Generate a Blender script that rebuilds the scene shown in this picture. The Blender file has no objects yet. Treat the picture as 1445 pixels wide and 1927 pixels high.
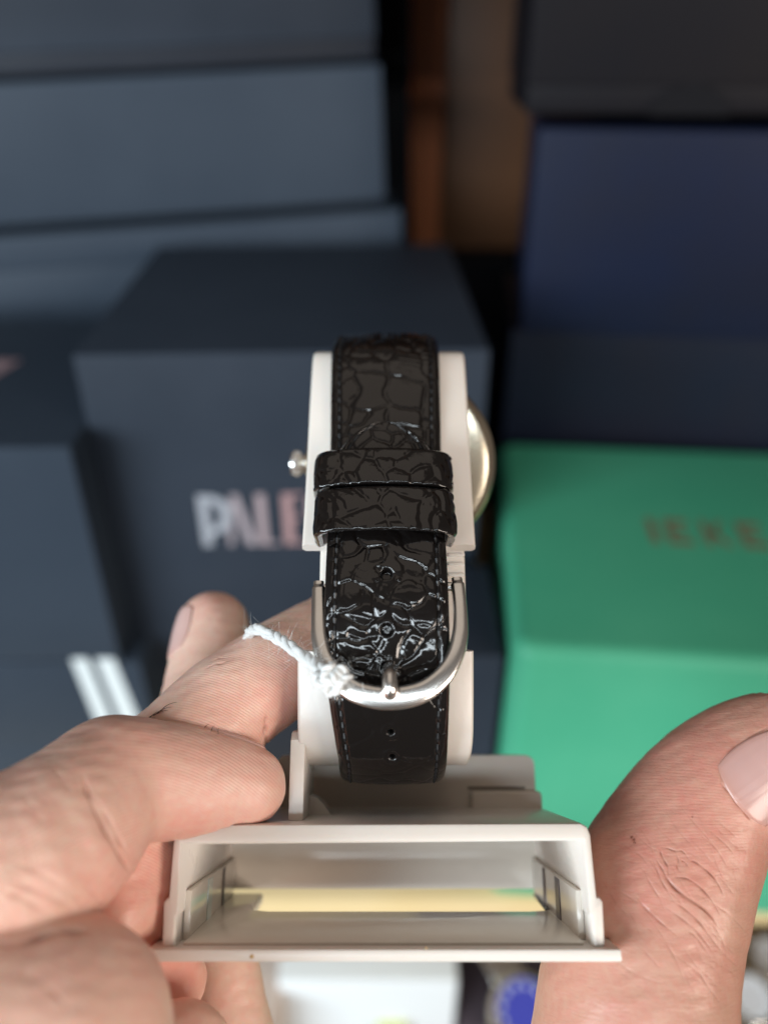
import bpy, bmesh, math, random
import numpy as np
from mathutils import Vector, Matrix
rad = math.radians
R = np.random.RandomState(7)
random.seed(7)

# ------------------------------------------------------------------ camera, world, lamps
SC = bpy.context.scene
F, CX, CY = 1500.0, 722.5, 963.5          # the photograph's focal length and centre in its pixels
PITCH, LOOKUP = 32.5, 16.5                # camera below horizontal / camera against the held stand's own axes
LEAN = -(PITCH + LOOKUP)                  # how far the stand is leaned back in the hands
CAMZ = 0.40
cam = bpy.data.cameras.new('camera')
cam.sensor_fit = 'VERTICAL'; cam.sensor_height = 36; cam.sensor_width = 36
cam.lens = F / 1927 * 36
cam.clip_start = 0.01; cam.clip_end = 20
cam.dof.use_dof = True; cam.dof.focus_distance = 0.1165; cam.dof.aperture_fstop = 7.2
co = bpy.data.objects.new('camera', cam); SC.collection.objects.link(co)
co.location = (0, 0, CAMZ); co.rotation_euler = (rad(90 - PITCH), 0, 0)
SC.camera = co

w = bpy.data.worlds.new('World'); SC.world = w; w.use_nodes = True
w.node_tree.nodes['Background'].inputs[0].default_value = (0.60, 0.50, 0.43, 1)
w.node_tree.nodes['Background'].inputs[1].default_value = 0.18

def area(name, pos, target, sx, sy, power, col):
    l = bpy.data.lights.new(name, 'AREA'); l.shape = 'RECTANGLE'; l.size = sx; l.size_y = sy
    l.energy = power; l.color = col
    o = bpy.data.objects.new(name, l); SC.collection.objects.link(o)
    o.location = pos
    o.rotation_euler = (Vector(target) - Vector(pos)).to_track_quat('-Z', 'Y').to_euler()
    return o
area('shop_front_daylight', (-0.97, -0.82, 0.56), (0.0, 0.15, 0.32), 0.95, 0.62, 29.0, (0.82, 0.93, 1.0))
area('warm_shop_light', (0.92, -0.82, 0.58), (0.0, 0.15, 0.32), 0.55, 0.50, 11.5, (1.0, 0.87, 0.76))
area('strap_highlight_lamp', (-0.05, -0.95, 1.10), (0.0, 0.15, 0.32), 1.15, 0.11, 5.4, (0.84, 0.94, 1.0))  # strip lamp added to give the strap its highlight
area('ceiling_light', (0.0, 0.20, 1.75), (0.0, 0.20, 0.32), 1.2, 1.3, 2.0, (1.0, 0.86, 0.73))

SC.view_settings.view_transform = 'Standard'; SC.view_settings.look = 'None'
SC.view_settings.exposure = 0.0; SC.view_settings.gamma = 1.0
SC.render.engine = 'CYCLES'
SC.cycles.use_denoising = True
SC.cycles.max_bounces = 8

# ------------------------------------------------------------------ frames (all lengths in mm)
ST, CT = math.sin(rad(LOOKUP)), math.cos(rad(LOOKUP))
def U(px, py, y):
    """photo pixel -> point of the stand's frame that lies y mm away"""
    v = (CY - py) / F; d = y / (CT - v * ST)
    return np.array([(px - CX) / F * d, y, d * (ST + v * CT)])
def rowz(py, y): return U(0, py, y)[2]
SP, CP = math.sin(rad(PITCH)), math.cos(rad(PITCH))
def WL(px, py, L):
    """photo pixel -> point of the shop (relative to the lens) that lies L mm away horizontally"""
    v = (CY - py) / F; d = L / (CP + v * SP)
    return np.array([(px - CX) / F * d, L, d * (-SP + v * CP)])
def WZ(px, py, z):
    v = (CY - py) / F; d = z / (-SP + v * CP)
    return np.array([(px - CX) / F * d, d * (CP + v * SP), z])
RS = Matrix.Rotation(rad(LEAN), 3, 'X')
def S2W(p): return RS @ Vector([c / 1000 for c in p]) + Vector((0, 0, CAMZ))

# ------------------------------------------------------------------ materials
def mat(name, col, rough=0.5, metal=0.0, bump=None, mottle=None, coat=0.0, sss=0.0, spec=0.5, emit=None, trans=0.0, sheen=0.0):
    m = bpy.data.materials.new(name); m.use_nodes = True
    nt = m.node_tree; b = nt.nodes['Principled BSDF']
    b.inputs['Base Color'].default_value = (*col, 1)
    b.inputs['Roughness'].default_value = rough; b.inputs['Metallic'].default_value = metal
    b.inputs['Coat Weight'].default_value = coat; b.inputs['Coat Roughness'].default_value = 0.12
    b.inputs['Specular IOR Level'].default_value = spec
    b.inputs['Transmission Weight'].default_value = trans
    b.inputs['Sheen Weight'].default_value = sheen
    if sss:
        b.inputs['Subsurface Weight'].default_value = sss
        b.inputs['Subsurface Radius'].default_value = (1.0, 0.38, 0.22)
        b.inputs['Subsurface Scale'].default_value = 0.0022
    tc = nt.nodes.new('ShaderNodeTexCoord')
    if mottle:                                  # (scale, amount, second colour)
        n = nt.nodes.new('ShaderNodeTexNoise'); n.inputs['Scale'].default_value = mottle[0]
        n.inputs['Detail'].default_value = 5; n.inputs['Roughness'].default_value = 0.6
        nt.links.new(tc.outputs['Object'], n.inputs['Vector'])
        r = nt.nodes.new('ShaderNodeValToRGB')
        r.color_ramp.elements[0].position = 0.35; r.color_ramp.elements[1].position = 0.68
        r.color_ramp.elements[0].color = (*col, 1); r.color_ramp.elements[1].color = (*mottle[1], 1)
        nt.links.new(n.outputs['Fac'], r.inputs['Fac'])
        nt.links.new(r.outputs['Color'], b.inputs['Base Color'])
        rr = nt.nodes.new('ShaderNodeMapRange'); rr.inputs['To Min'].default_value = rough * 0.88; rr.inputs['To Max'].default_value = min(1, rough * 1.15)
        nt.links.new(n.outputs['Fac'], rr.inputs['Value']); nt.links.new(rr.outputs['Result'], b.inputs['Roughness'])
    if bump:                                    # (scale, strength, distance m)
        n = nt.nodes.new('ShaderNodeTexNoise'); n.inputs['Scale'].default_value = bump[0]
        n.inputs['Detail'].default_value = 4
        nt.links.new(tc.outputs['Object'], n.inputs['Vector'])
        bp = nt.nodes.new('ShaderNodeBump'); bp.inputs['Strength'].default_value = bump[1]; bp.inputs['Distance'].default_value = bump[2]
        nt.links.new(n.outputs['Fac'], bp.inputs['Height']); nt.links.new(bp.outputs['Normal'], b.inputs['Normal'])
        if coat: nt.links.new(bp.outputs['Normal'], b.inputs['Coat Normal'])
    return m

M = {}
M['plastic'] = mat('cream_plastic', (0.75, 0.695, 0.64), 0.28, bump=(1400, 0.10, 0.0002), mottle=(35, (0.715, 0.65, 0.585)), sss=0.12)
M['plastic_in'] = mat('glossy_cream_plastic', (0.70, 0.645, 0.57), 0.13, mottle=(40, (0.735, 0.675, 0.60)))
M['leather'] = mat('black_patent_leather', (0.0045, 0.0036, 0.0034), 0.45, bump=(2600, 0.14, 0.0001), coat=1.0, spec=0.05)
M['leather'].node_tree.nodes['Principled BSDF'].inputs['Coat Roughness'].default_value = 0.055
M['leather'].node_tree.nodes['Principled BSDF'].inputs['Coat IOR'].default_value = 1.58
M['leather_edge'] = mat('black_leather_edge', (0.018, 0.017, 0.018), 0.5, bump=(1800, 0.3, 0.0001))
M['thread'] = mat('black_thread', (0.010, 0.010, 0.011), 0.45)
M['steel'] = mat('polished_steel', (0.88, 0.87, 0.85), 0.24, 1.0, mottle=(300, (0.82, 0.80, 0.77)))
M['gold'] = mat('pale_gold_metal', (0.93, 0.85, 0.68), 0.18, 1.0)
M['cotton'] = mat('white_cotton', (0.70, 0.71, 0.70), 0.9, bump=(2500, 0.5, 0.0002), sheen=0.3)
M['black_card'] = mat('black_card', (0.022, 0.030, 0.044), 0.5, spec=0.18, mottle=(14, (0.028, 0.037, 0.053)), bump=(700, 0.2, 0.0002))
M['black_card_dull'] = mat('dull_black_card', (0.017, 0.021, 0.030), 0.5, spec=0.16, mottle=(14, (0.022, 0.026, 0.036)))
M['slate_card'] = mat('slate_card', (0.030, 0.042, 0.061), 0.52, spec=0.18, mottle=(9, (0.038, 0.052, 0.073)), bump=(700, 0.2, 0.0002))
M['pitch_card'] = mat('pitch_black_card', (0.006, 0.006, 0.008), 0.6, spec=0.1)
M['charcoal'] = mat('charcoal_card', (0.0070, 0.0068, 0.0095), 0.5, spec=0.12, mottle=(10, (0.0095, 0.0078, 0.0090)))
M['blue'] = mat('blue_leatherette', (0.0072, 0.0118, 0.0330), 0.42, spec=0.18, mottle=(12, (0.0088, 0.0112, 0.0235)), bump=(900, 0.25, 0.0003))
M['navy'] = mat('navy_leatherette', (0.0070, 0.0118, 0.0250), 0.45, spec=0.2, mottle=(10, (0.0095, 0.0108, 0.0195)))
M['green'] = mat('green_leatherette', (0.060, 0.365, 0.215), 0.45, spec=0.3, mottle=(16, (0.078, 0.395, 0.235)), bump=(1100, 0.5, 0.0004))
FOIL = [mat('foil_print', c, 0.4, 0.3) for c in ((0.42, 0.45, 0.51), (0.43, 0.38, 0.42), (0.44, 0.36, 0.39), (0.46, 0.30, 0.31), (0.46, 0.32, 0.34))]  # tint shifts letter by letter: the foil's reflection put into its colour
M['rose'] = FOIL[3]
M['brown_foil'] = mat('copper_foil', (0.22, 0.17, 0.10), 0.45, 0.2)
M['white_print'] = mat('white_print', (0.72, 0.78, 0.80), 0.5)
M['brown_wood'] = mat('dark_brown_wood', (0.13, 0.055, 0.023), 0.45, mottle=(9, (0.10, 0.042, 0.019)))
M['red_wood'] = mat('reddish_wood', (0.52, 0.16, 0.06), 0.45, mottle=(12, (0.42, 0.13, 0.055)))
M['yellow_wood'] = mat('pale_yellow_wood', (0.76, 0.58, 0.30), 0.5, mottle=(20, (0.79, 0.62, 0.35)))
M['wall'] = mat('dark_wall', (0.010, 0.010, 0.013), 0.8)
M['counter'] = mat('brown_counter', (0.16, 0.105, 0.055), 0.4, mottle=(25, (0.11, 0.085, 0.06)))
M['white_card'] = mat('white_card', (0.74, 0.78, 0.80), 0.6)
M['beige_card'] = mat('beige_card', (0.58, 0.48, 0.42), 0.6, mottle=(30, (0.50, 0.42, 0.38)))
M['dark_velvet'] = mat('dark_velvet', (0.05, 0.035, 0.045), 0.9)
M['dial'] = mat('blue_dial', (0.06, 0.07, 0.42), 0.2)
M['dial_pale'] = mat('pale_dial', (0.55, 0.56, 0.58), 0.25)
M['grime'] = mat('rust_speck', (0.50, 0.33, 0.16), 0.7)
M['tape'] = mat('clear_tab', (0.62, 0.70, 0.66), 0.15)
M['hair'] = mat('dark_hair', (0.02, 0.014, 0.01), 0.5)

def skin_mat(name, base, red, ridge_c, ridge_amt):
    m = bpy.data.materials.new(name); m.use_nodes = True
    nt = m.node_tree; N = nt.nodes; Lk = nt.links; b = N['Principled BSDF']
    b.inputs['Roughness'].default_value = 0.37
    b.inputs['Specular IOR Level'].default_value = 0.45
    b.inputs['Subsurface Weight'].default_value = 0.35
    b.inputs['Subsurface Radius'].default_value = (1.0, 0.33, 0.18)
    b.inputs['Subsurface Scale'].default_value = 0.0015
    tc = N.new('ShaderNodeTexCoord')
    n = N.new('ShaderNodeTexNoise'); n.inputs['Scale'].default_value = 130; n.inputs['Detail'].default_value = 8; n.inputs['Roughness'].default_value = 0.62
    Lk.new(tc.outputs['Object'], n.inputs['Vector'])
    at = N.new('ShaderNodeAttribute'); at.attribute_name = 'blush'
    mx = N.new('ShaderNodeMixRGB'); mx.inputs[1].default_value = (*base, 1); mx.inputs[2].default_value = (*red, 1)
    ad = N.new('ShaderNodeMath'); ad.operation = 'MULTIPLY_ADD'; ad.inputs[1].default_value = 1.5; ad.inputs[2].default_value = -0.62
    Lk.new(n.outputs['Fac'], ad.inputs[0])
    a2 = N.new('ShaderNodeMath'); a2.operation = 'ADD'; a2.use_clamp = True
    Lk.new(ad.outputs[0], a2.inputs[0]); Lk.new(at.outputs['Fac'], a2.inputs[1])
    nf = N.new('ShaderNodeTexNoise'); nf.inputs['Scale'].default_value = 900; nf.inputs['Detail'].default_value = 3; Lk.new(tc.outputs['Object'], nf.inputs['Vector'])
    a3 = N.new('ShaderNodeMath'); a3.operation = 'MULTIPLY_ADD'; a3.inputs[1].default_value = 1.1; a3.use_clamp = True
    sb_ = N.new('ShaderNodeMath'); sb_.operation = 'SUBTRACT'; sb_.inputs[1].default_value = 0.5; Lk.new(nf.outputs['Fac'], sb_.inputs[0])
    Lk.new(sb_.outputs[0], a3.inputs[0]); Lk.new(a2.outputs[0], a3.inputs[2]); Lk.new(a3.outputs[0], mx.inputs[0])
    rn = N.new('ShaderNodeMapRange'); rn.inputs['To Min'].default_value = 0.28; rn.inputs['To Max'].default_value = 0.52; Lk.new(nf.outputs['Fac'], rn.inputs['Value']); Lk.new(rn.outputs[0], b.inputs['Roughness'])
    # crease tone: shade of the folds put into the skin colour, with redness
    cr = N.new('ShaderNodeAttribute'); cr.attribute_name = 'crease'
    m2 = N.new('ShaderNodeMixRGB'); m2.inputs[2].default_value = (base[0] * 0.42, base[1] * 0.24, base[2] * 0.2, 1)
    Lk.new(cr.outputs['Fac'], m2.inputs[0]); Lk.new(mx.outputs[0], m2.inputs[1]); Lk.new(m2.outputs[0], b.inputs['Base Color'])
    # papillary ridges: arcs of about half a millimetre, plus pores
    mp = N.new('ShaderNodeVectorMath'); mp.operation = 'SUBTRACT'; mp.inputs[1].default_value = [c / 1000 for c in ridge_c]
    Lk.new(tc.outputs['Object'], mp.inputs[0])
    wv = N.new('ShaderNodeTexWave'); wv.wave_type = 'RINGS'; wv.rings_direction = 'SPHERICAL'
    wv.inputs['Scale'].default_value = 820; wv.inputs['Distortion'].default_value = 2.2; wv.inputs['Detail'].default_value = 2; wv.inputs['Detail Scale'].default_value = 0.25
    Lk.new(mp.outputs[0], wv.inputs['Vector'])
    ra = N.new('ShaderNodeAttribute'); ra.attribute_name = 'ridge'
    mu = N.new('ShaderNodeMath'); mu.operation = 'MULTIPLY'; Lk.new(wv.outputs['Fac'], mu.inputs[0]); Lk.new(ra.outputs['Fac'], mu.inputs[1])
    n2 = N.new('ShaderNodeTexNoise'); n2.inputs['Scale'].default_value = 1500; n2.inputs['Detail'].default_value = 4
    Lk.new(tc.outputs['Object'], n2.inputs['Vector'])
    n3 = N.new('ShaderNodeTexVoronoi'); n3.inputs['Scale'].default_value = 1100; n3.feature = 'DISTANCE_TO_EDGE'
    Lk.new(tc.outputs['Object'], n3.inputs['Vector'])
    s1 = N.new('ShaderNodeMath'); s1.operation = 'MULTIPLY_ADD'; s1.inputs[1].default_value = 0.9; Lk.new(n2.outputs['Fac'], s1.inputs[0]); Lk.new(mu.outputs[0], s1.inputs[2])
    s2 = N.new('ShaderNodeMath'); s2.operation = 'MULTIPLY_ADD'; s2.inputs[1].default_value = 0.45; Lk.new(n3.outputs['Distance'], s2.inputs[0]); Lk.new(s1.outputs[0], s2.inputs[2])
    mpp = N.new('ShaderNodeMapping'); mpp.inputs['Rotation'].default_value = (0, rad(48), 0); mpp.inputs['Scale'].default_value = (420, 420, 2300)
    Lk.new(tc.outputs['Object'], mpp.inputs['Vector'])
    n4 = N.new('ShaderNodeTexNoise'); n4.inputs['Scale'].default_value = 1.0; n4.inputs['Detail'].default_value = 3; n4.inputs['Distortion'].default_value = 0.6
    Lk.new(mpp.outputs[0], n4.inputs['Vector'])
    s3 = N.new('ShaderNodeMath'); s3.operation = 'MULTIPLY_ADD'; s3.inputs[1].default_value = 1.3; Lk.new(n4.outputs['Fac'], s3.inputs[0]); Lk.new(s2.outputs[0], s3.inputs[2]); s2 = s3
    bp = N.new('ShaderNodeBump'); bp.inputs['Strength'].default_value = ridge_amt; bp.inputs['Distance'].default_value = 0.00009
    Lk.new(s2.outputs[0], bp.inputs['Height']); Lk.new(bp.outputs['Normal'], b.inputs['Normal'])
    return m
def nail_mat(name, col, rim):
    m = mat(name, col, 0.27, sss=0.15); nt = m.node_tree; b = nt.nodes['Principled BSDF']
    at = nt.nodes.new('ShaderNodeAttribute'); at.attribute_name = 'rim'
    mx = nt.nodes.new('ShaderNodeMixRGB'); mx.inputs[1].default_value = (*col, 1); mx.inputs[2].default_value = (*rim, 1)
    nt.links.new(at.outputs['Fac'], mx.inputs[0]); nt.links.new(mx.outputs[0], b.inputs['Base Color'])
    ag = nt.nodes.new('ShaderNodeAttribute'); ag.attribute_name = 'groove'
    bp = nt.nodes.new('ShaderNodeBump'); bp.inputs['Strength'].default_value = 0.25; bp.inputs['Distance'].default_value = 0.00008
    nt.links.new(ag.outputs['Fac'], bp.inputs['Height']); nt.links.new(bp.outputs['Normal'], b.inputs['Normal'])
    return m
M['nail'] = nail_mat('finger_nail', (0.64, 0.425, 0.385), (0.60, 0.33, 0.27))
M['thumb_nail'] = nail_mat('thumb_nail', (0.49, 0.295, 0.265), (0.48, 0.23, 0.175))

# ------------------------------------------------------------------ object helpers
def build(name, V, Fc, m, smooth=35):
    me = bpy.data.meshes.new(name)
    V = np.asarray(V, dtype=np.float64)
    if isinstance(Fc, np.ndarray):
        n = len(Fc); k = Fc.shape[1]
        me.vertices.add(len(V)); me.vertices.foreach_set('co', V.astype(np.float32).ravel())
        me.loops.add(n * k); me.loops.foreach_set('vertex_index', Fc.astype(np.int32).ravel())
        me.polygons.add(n); me.polygons.foreach_set('loop_start', np.arange(0, n * k, k, dtype=np.int32))
        me.update(calc_edges=True)
    else:
        me.from_pydata(V.tolist(), [], [list(f) for f in Fc]); me.update()
    if smooth:
        me.polygons.foreach_set('use_smooth', [True] * len(me.polygons))
        if smooth < 170: me.set_sharp_from_angle(angle=rad(smooth))
    if m: me.materials.append(m)
    return me
def props(o, label=None, cat=None, group=None, kind=None):
    if label: o['label'] = label
    if cat: o['category'] = cat
    if group: o['group'] = group
    if kind: o['kind'] = kind
class Thing:
    """an Empty at the thing's base; parts are given in mm in the thing's frame, O is the base point in that frame"""
    def __init__(s, name, label, cat, loc, rot=(0, 0, 0), O=(0, 0, 0), group=None):
        s.O = np.array(O, float)
        s.root = bpy.data.objects.new(name, None); SC.collection.objects.link(s.root)
        s.root.empty_display_size = 0.01
        s.root.location = loc; s.root.rotation_euler = rot
        props(s.root, label, cat, group)
    def part(s, name, V, Fc, m, parent=None, smooth=35, kind=None, label=None):
        me = build(name, (np.asarray(V, float) - s.O) / 1000, Fc, m, smooth)
        o = bpy.data.objects.new(name, me); SC.collection.objects.link(o)
        o.parent = parent or s.root
        props(o, label=label, kind=kind)
        return o
def held(name, label, cat, O):              # a thing in the stand's leaned frame
    return Thing(name, label, cat, S2W(O), (rad(LEAN), 0, 0), O)
def solo(name, V, Fc, m, label, cat, O, smooth=35):
    me = build(name, (np.asarray(V, float) - np.array(O)) / 1000, Fc, m, smooth)
    o = bpy.data.objects.new(name, me); SC.collection.objects.link(o)
    o.location = S2W(O); o.rotation_euler = (rad(LEAN), 0, 0); props(o, label, cat)
    return o

class MB:
    """collects shapes into one mesh"""
    def __init__(s): s.V = []; s.F = []
    def add(s, V, Fc):
        k = len(s.V); s.V += [tuple(v) for v in V]; s.F += [tuple(i + k for i in f) for f in Fc]; return s
    def arr(s): return np.array(s.V), s.F

def bev_box(x0, x1, y0, y1, z0, z1, r=0.5, seg=2):
    bm = bmesh.new(); bmesh.ops.create_cube(bm, size=1)
    for v in bm.verts:
        v.co = Vector(((x0 + x1) / 2 + v.co.x * (x1 - x0), (y0 + y1) / 2 + v.co.y * (y1 - y0), (z0 + z1) / 2 + v.co.z * (z1 - z0)))
    if r > 0: bmesh.ops.bevel(bm, geom=bm.edges[:], offset=r, segments=seg, profile=0.6, affect='EDGES')
    V = [tuple(v.co) for v in bm.verts]; bm.verts.index_update(); Fc = [[v.index for v in f.verts] for f in bm.faces]; bm.free()
    return V, Fc
def prism(poly, y0, y1, r=0.0, axis='y', seg=2):
    """extrude a polygon given in (x,z) from y0 to y1, edges bevelled"""
    bm = bmesh.new()
    n = len(poly)
    def P(a, b, t): return (a, t, b) if axis == 'y' else ((t, a, b) if axis == 'x' else (a, b, t))
    A = [bm.verts.new(P(a, b, y0)) for a, b in poly]; B = [bm.verts.new(P(a, b, y1)) for a, b in poly]
    bm.faces.new(A); bm.faces.new(B[::-1])
    for i in range(n): bm.faces.new((A[i], B[i], B[(i + 1) % n], A[(i + 1) % n]))
    bmesh.ops.recalc_face_normals(bm, faces=bm.faces)
    if r > 0: bmesh.ops.bevel(bm, geom=bm.edges[:], offset=r, segments=seg, profile=0.6, affect='EDGES', clamp_overlap=True)
    V = [tuple(v.co) for v in bm.verts]; bm.verts.index_update(); Fc = [[v.index for v in f.verts] for f in bm.faces]; bm.free()
    return V, Fc
def loft(rings, caps=True, closed=False):
    rings = np.asarray(rings, float); n, m, _ = rings.shape
    V = rings.reshape(-1, 3)
    i = np.arange(n if closed else n - 1)[:, None]; j = np.arange(m)[None, :]
    i2 = (i + 1) % n; j2 = (j + 1) % m
    Q = np.stack([i * m + j, i * m + j2, i2 * m + j2, i2 * m + j], -1).reshape(-1, 4)
    if not caps or closed: return V, Q
    Fc = [tuple(q) for q in Q] + [tuple(range(m))[::-1], tuple(range((n - 1) * m, n * m))]
    return V, Fc
def catmull(P, k=24):
    P = np.asarray(P, float); P = np.vstack([2 * P[0] - P[1], P, 2 * P[-1] - P[-2]])
    out = []
    for i in range(1, len(P) - 2):
        p0, p1, p2, p3 = P[i - 1:i + 3]
        t = np.linspace(0, 1, k, endpoint=False)[:, None]
        out.append(0.5 * (2 * p1 + (p2 - p0) * t + (2 * p0 - 5 * p1 + 4 * p2 - p3) * t ** 2 + (3 * p1 - p0 - 3 * p2 + p3) * t ** 3))
    out.append(P[-2][None]); return np.vstack(out)
def resample(P, step):
    d = np.r_[0, np.cumsum(np.linalg.norm(np.diff(P, axis=0), axis=1))]
    s = np.linspace(0, d[-1], max(3, int(d[-1] / step) + 1))
    return np.stack([np.interp(s, d, P[:, k]) for k in range(P.shape[1])], 1), s
def tube(P, r, n=8, caps=True):
    P = np.asarray(P, float); r = np.broadcast_to(np.asarray(r, float), (len(P),))
    T = np.gradient(P, axis=0); T /= np.linalg.norm(T, axis=1)[:, None] + 1e-12
    up = np.array([0, 0, 1.0]) if abs(T[0][2]) < 0.9 else np.array([1.0, 0, 0])
    a = np.cross(T[0], up); a /= np.linalg.norm(a); rings = []
    for p, t, rr in zip(P, T, r):
        a = a - t * a.dot(t); a /= np.linalg.norm(a); b = np.cross(t, a)
        th = np.arange(n) / n * 2 * np.pi
        rings.append(p + rr * (np.cos(th)[:, None] * a + np.sin(th)[:, None] * b))
    return loft(rings, caps)
def lathe(prof, c, axis, n=64):
    """prof: (radius, along axis) pairs"""
    axis = np.array(axis, float); axis /= np.linalg.norm(axis)
    a = np.cross(axis, [0, 0, 1.0] if abs(axis[2]) < 0.9 else [1.0, 0, 0]); a /= np.linalg.norm(a); b = np.cross(axis, a)
    th = np.arange(n) / n * 2 * np.pi
    rings = [np.array(c) + axis * h + r * (np.cos(th)[:, None] * a + np.sin(th)[:, None] * b) for r, h in prof]
    return loft(rings, True)

# ------------------------------------------------------------------ the shop: shelf, back wall, counter
def struct(name, V, Fc, m):
    me = build(name, np.asarray(V, float) / 1000, Fc, m)
    o = bpy.data.objects.new(name, me); SC.collection.objects.link(o); o.location = (0, 0, CAMZ); o['kind'] = 'structure'; return o
SHZ = -300.0
struct('shelf', *bev_box(-420, 420, 184, 640, SHZ - 17, SHZ, 1.5), M['yellow_wood'])
struct('wall', *bev_box(-420, 420, 600, 620, SHZ + 0.3, 140, 0), M['wall'])
struct('counter', *bev_box(-500, 500, 60, 640, -430, -400, 1), M['counter'])
struct('unseen_shade_shelf', *bev_box(-420, 420, 262, 599, 62, 78, 1), M['brown_wood'])  # unseen shelf added overhead to shade the box tops

# ------------------------------------------------------------------ boxes
def place(px, L, z=None, py=None):
    pass
def gift_box(name, label, x0, y0, wdt, dep, z0, z1, yaw, m, lid=0.45, mlid=None, r=1.6, roll=0.0, group=None, overlap=0.7, cat='box'):
    """front-left-bottom corner at (x0,y0,z0) relative to the lens; lid over tray"""
    T = Thing(name, label, cat, (x0 / 1000, y0 / 1000, CAMZ + z0 / 1000), (0, rad(roll), rad(yaw)), group=group)
    if name == 'watch_box': T.root['group'] = 'watch boxes stacked on the shelf'
    h = z1 - z0; hl = h * (1 - lid)
    if lid < 1:
        T.part('tray', *bev_box(overlap, wdt - overlap, overlap, dep - overlap, 0, hl + 1.0 if lid > 0 else h, r, 2), m)
    T.part('lid', *bev_box(0, wdt, 0, dep, hl if lid < 1 else 1.2, h, r, 3), mlid or m)
    T.w, T.h, T.d = wdt, h, dep
    return T
def flat_letters(T, strokes, m, name='letter', th=0.25, plane='front', at=(0, 0), sc=1.0, slant=0.0):
    """strokes: per letter a list of polygons in (u,v); each letter is a raised foil piece"""
    for polys in strokes:
        mb = MB()
        for poly in polys:
            P = [(at[0] + sc * (u + slant * v), at[1] + sc * v) for u, v in poly]
            if plane == 'front': mb.add(*prism(P, -th, 0.05, 0, 'y'))
            else: mb.add(*prism(P, T.h - 0.05, T.h + th, 0, 'z'))
        V, Fc = mb.arr(); T.part(name, V, Fc, m)
def arcpoly(cx, cy, r0, r1, ry0, ry1, a0, a1, n=14):
    a = np.radians(np.linspace(a0, a1, n))
    return [(cx + r1 * np.cos(t), cy + ry1 * np.sin(t)) for t in a] + [(cx + r0 * np.cos(t), cy + ry0 * np.sin(t)) for t in a[::-1]]

# black box with foil lettering behind the watch
PL = 250.0
p0 = WL(135, 668, PL); p1 = WL(922, 640, PL + 8)
zb = -238.0
pale = gift_box('watch_box', 'black cube box with foil letters PALE on its front', p0[0], PL, p1[0] - p0[0], 140, zb, p0[2], 2.0, M['black_card'], 0.985, r=1.2)
Lw = p1[0] - p0[0]
bx = WL(383, 1030, PL)[0] - p0[0]; bz = WL(383, 1030, PL)[2] - zb; tz = WL(383, 935, PL)[2] - zb
Hh = tz - bz
def sc_poly(ps): return [[(u, v * Hh) for u, v in p] for p in ps]
let_P = sc_poly([[(0, 0), (3.7, 0), (3.7, 1), (0, 1)], arcpoly(3.4, 0.61, 4.6, 9.0, 0.25, 0.39, -90, 90)])
let_A = sc_poly([[(0.0, 0), (2.0, 0), (3.9, 0.95), (2.6, 0.95)], [(7.2, 0), (10.8, 0), (5.4, 1), (2.4, 1)]])
let_L = sc_poly([[(0, 0), (3.5, 0), (3.5, 1), (0, 1)], [(3.5, 0), (7.6, 0), (7.6, 0.05), (3.5, 0.05)]])
let_E = sc_poly([[(0, 0), (3.7, 0), (3.7, 1), (0, 1)], [(3.7, 0), (8.4, 0), (8.4, 0.05), (3.7, 0.05)], [(3.7, 0.95), (8.0, 0.95), (8.0, 1), (3.7, 1)], [(3.7, 0.5), (6.6, 0.5), (6.6, 0.55), (3.7, 0.55)]])
let_S = sc_poly([arcpoly(5, 0.72, 2.2, 5.2, 0.20, 0.28, 60, 270), arcpoly(5, 0.28, 2.2, 5.2, 0.20, 0.28, -120, 90)])
off = [0, 9.6, 21.4, 31.2, 40.0]
for L_, o_ in zip((let_P, let_A, let_L, let_E, let_S), off):
    flat_letters(pale, [L_], FOIL[off.index(o_)], at=(bx + o_, bz))
# low black box under it
gift_box('watch_box', 'low black box under the cube box with foil letters', p0[0] + 30, PL - 4, Lw - 40, 150, SHZ, zb, 1.0, M['black_card_dull'], 0.5, r=1.0)
lo_ = WL(790, 1236, 194); hi_ = WL(950, 1236, 194)
gift_box('watch_box', 'small dark slate box between the cube box and the green box', lo_[0], 194, hi_[0] - lo_[0], 50, SHZ, hi_[2], 0, M['black_card'], 0.5, r=0.8)

# left pair in front
q = WL(131, 846, 232)
lb = gift_box('watch_box', 'black box at the left edge, stacked on a box with white stripes', q[0] - 150, 232, 150, 125, -219, q[2], 0.5, M['slate_card'], 0.985, M['slate_card'])
t0 = WZ(-78, 742, q[2]); 
# foil letter lying on the lid at the frame edge
u0 = t0[0] - (q[0] - 150); v0 = t0[1] - 232
flat_letters(lb, [[[(0, 0), (3.0, 0), (10.5, 33), (6.0, 33)], [(-12, 33), (7, 33), (6, 27), (-12, 27)]]], M['rose'], plane='top', at=(u0 + 1, v0))
ls = WL(262, 1236, 234)
sb = gift_box('watch_box', 'dark box with two slanting white stripes on its front, under the left stack', ls[0] - 168, 234, 168, 140, SHZ, -220, 0.0, M['slate_card'], 0.6, r=1.2)
for a, b_ in ((134, 164), (180, 214)):
    A = WL(a, 1240, 233.6); B = WL(b_, 1240, 233.6); C_ = WL(b_ + 78, 1430, 233.6); D_ = WL(a + 78, 1430, 233.6)
    P = [(A[0] - (ls[0] - 168), A[2] - SHZ), (B[0] - (ls[0] - 168), B[2] - SHZ), (C_[0] - (ls[0] - 168), C_[2] - SHZ), (D_[0] - (ls[0] - 168), D_[2] - SHZ)]
    sb.part('stripe', *prism(P, -0.4, 0.02, 0, 'y'), M['white_print'])

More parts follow.
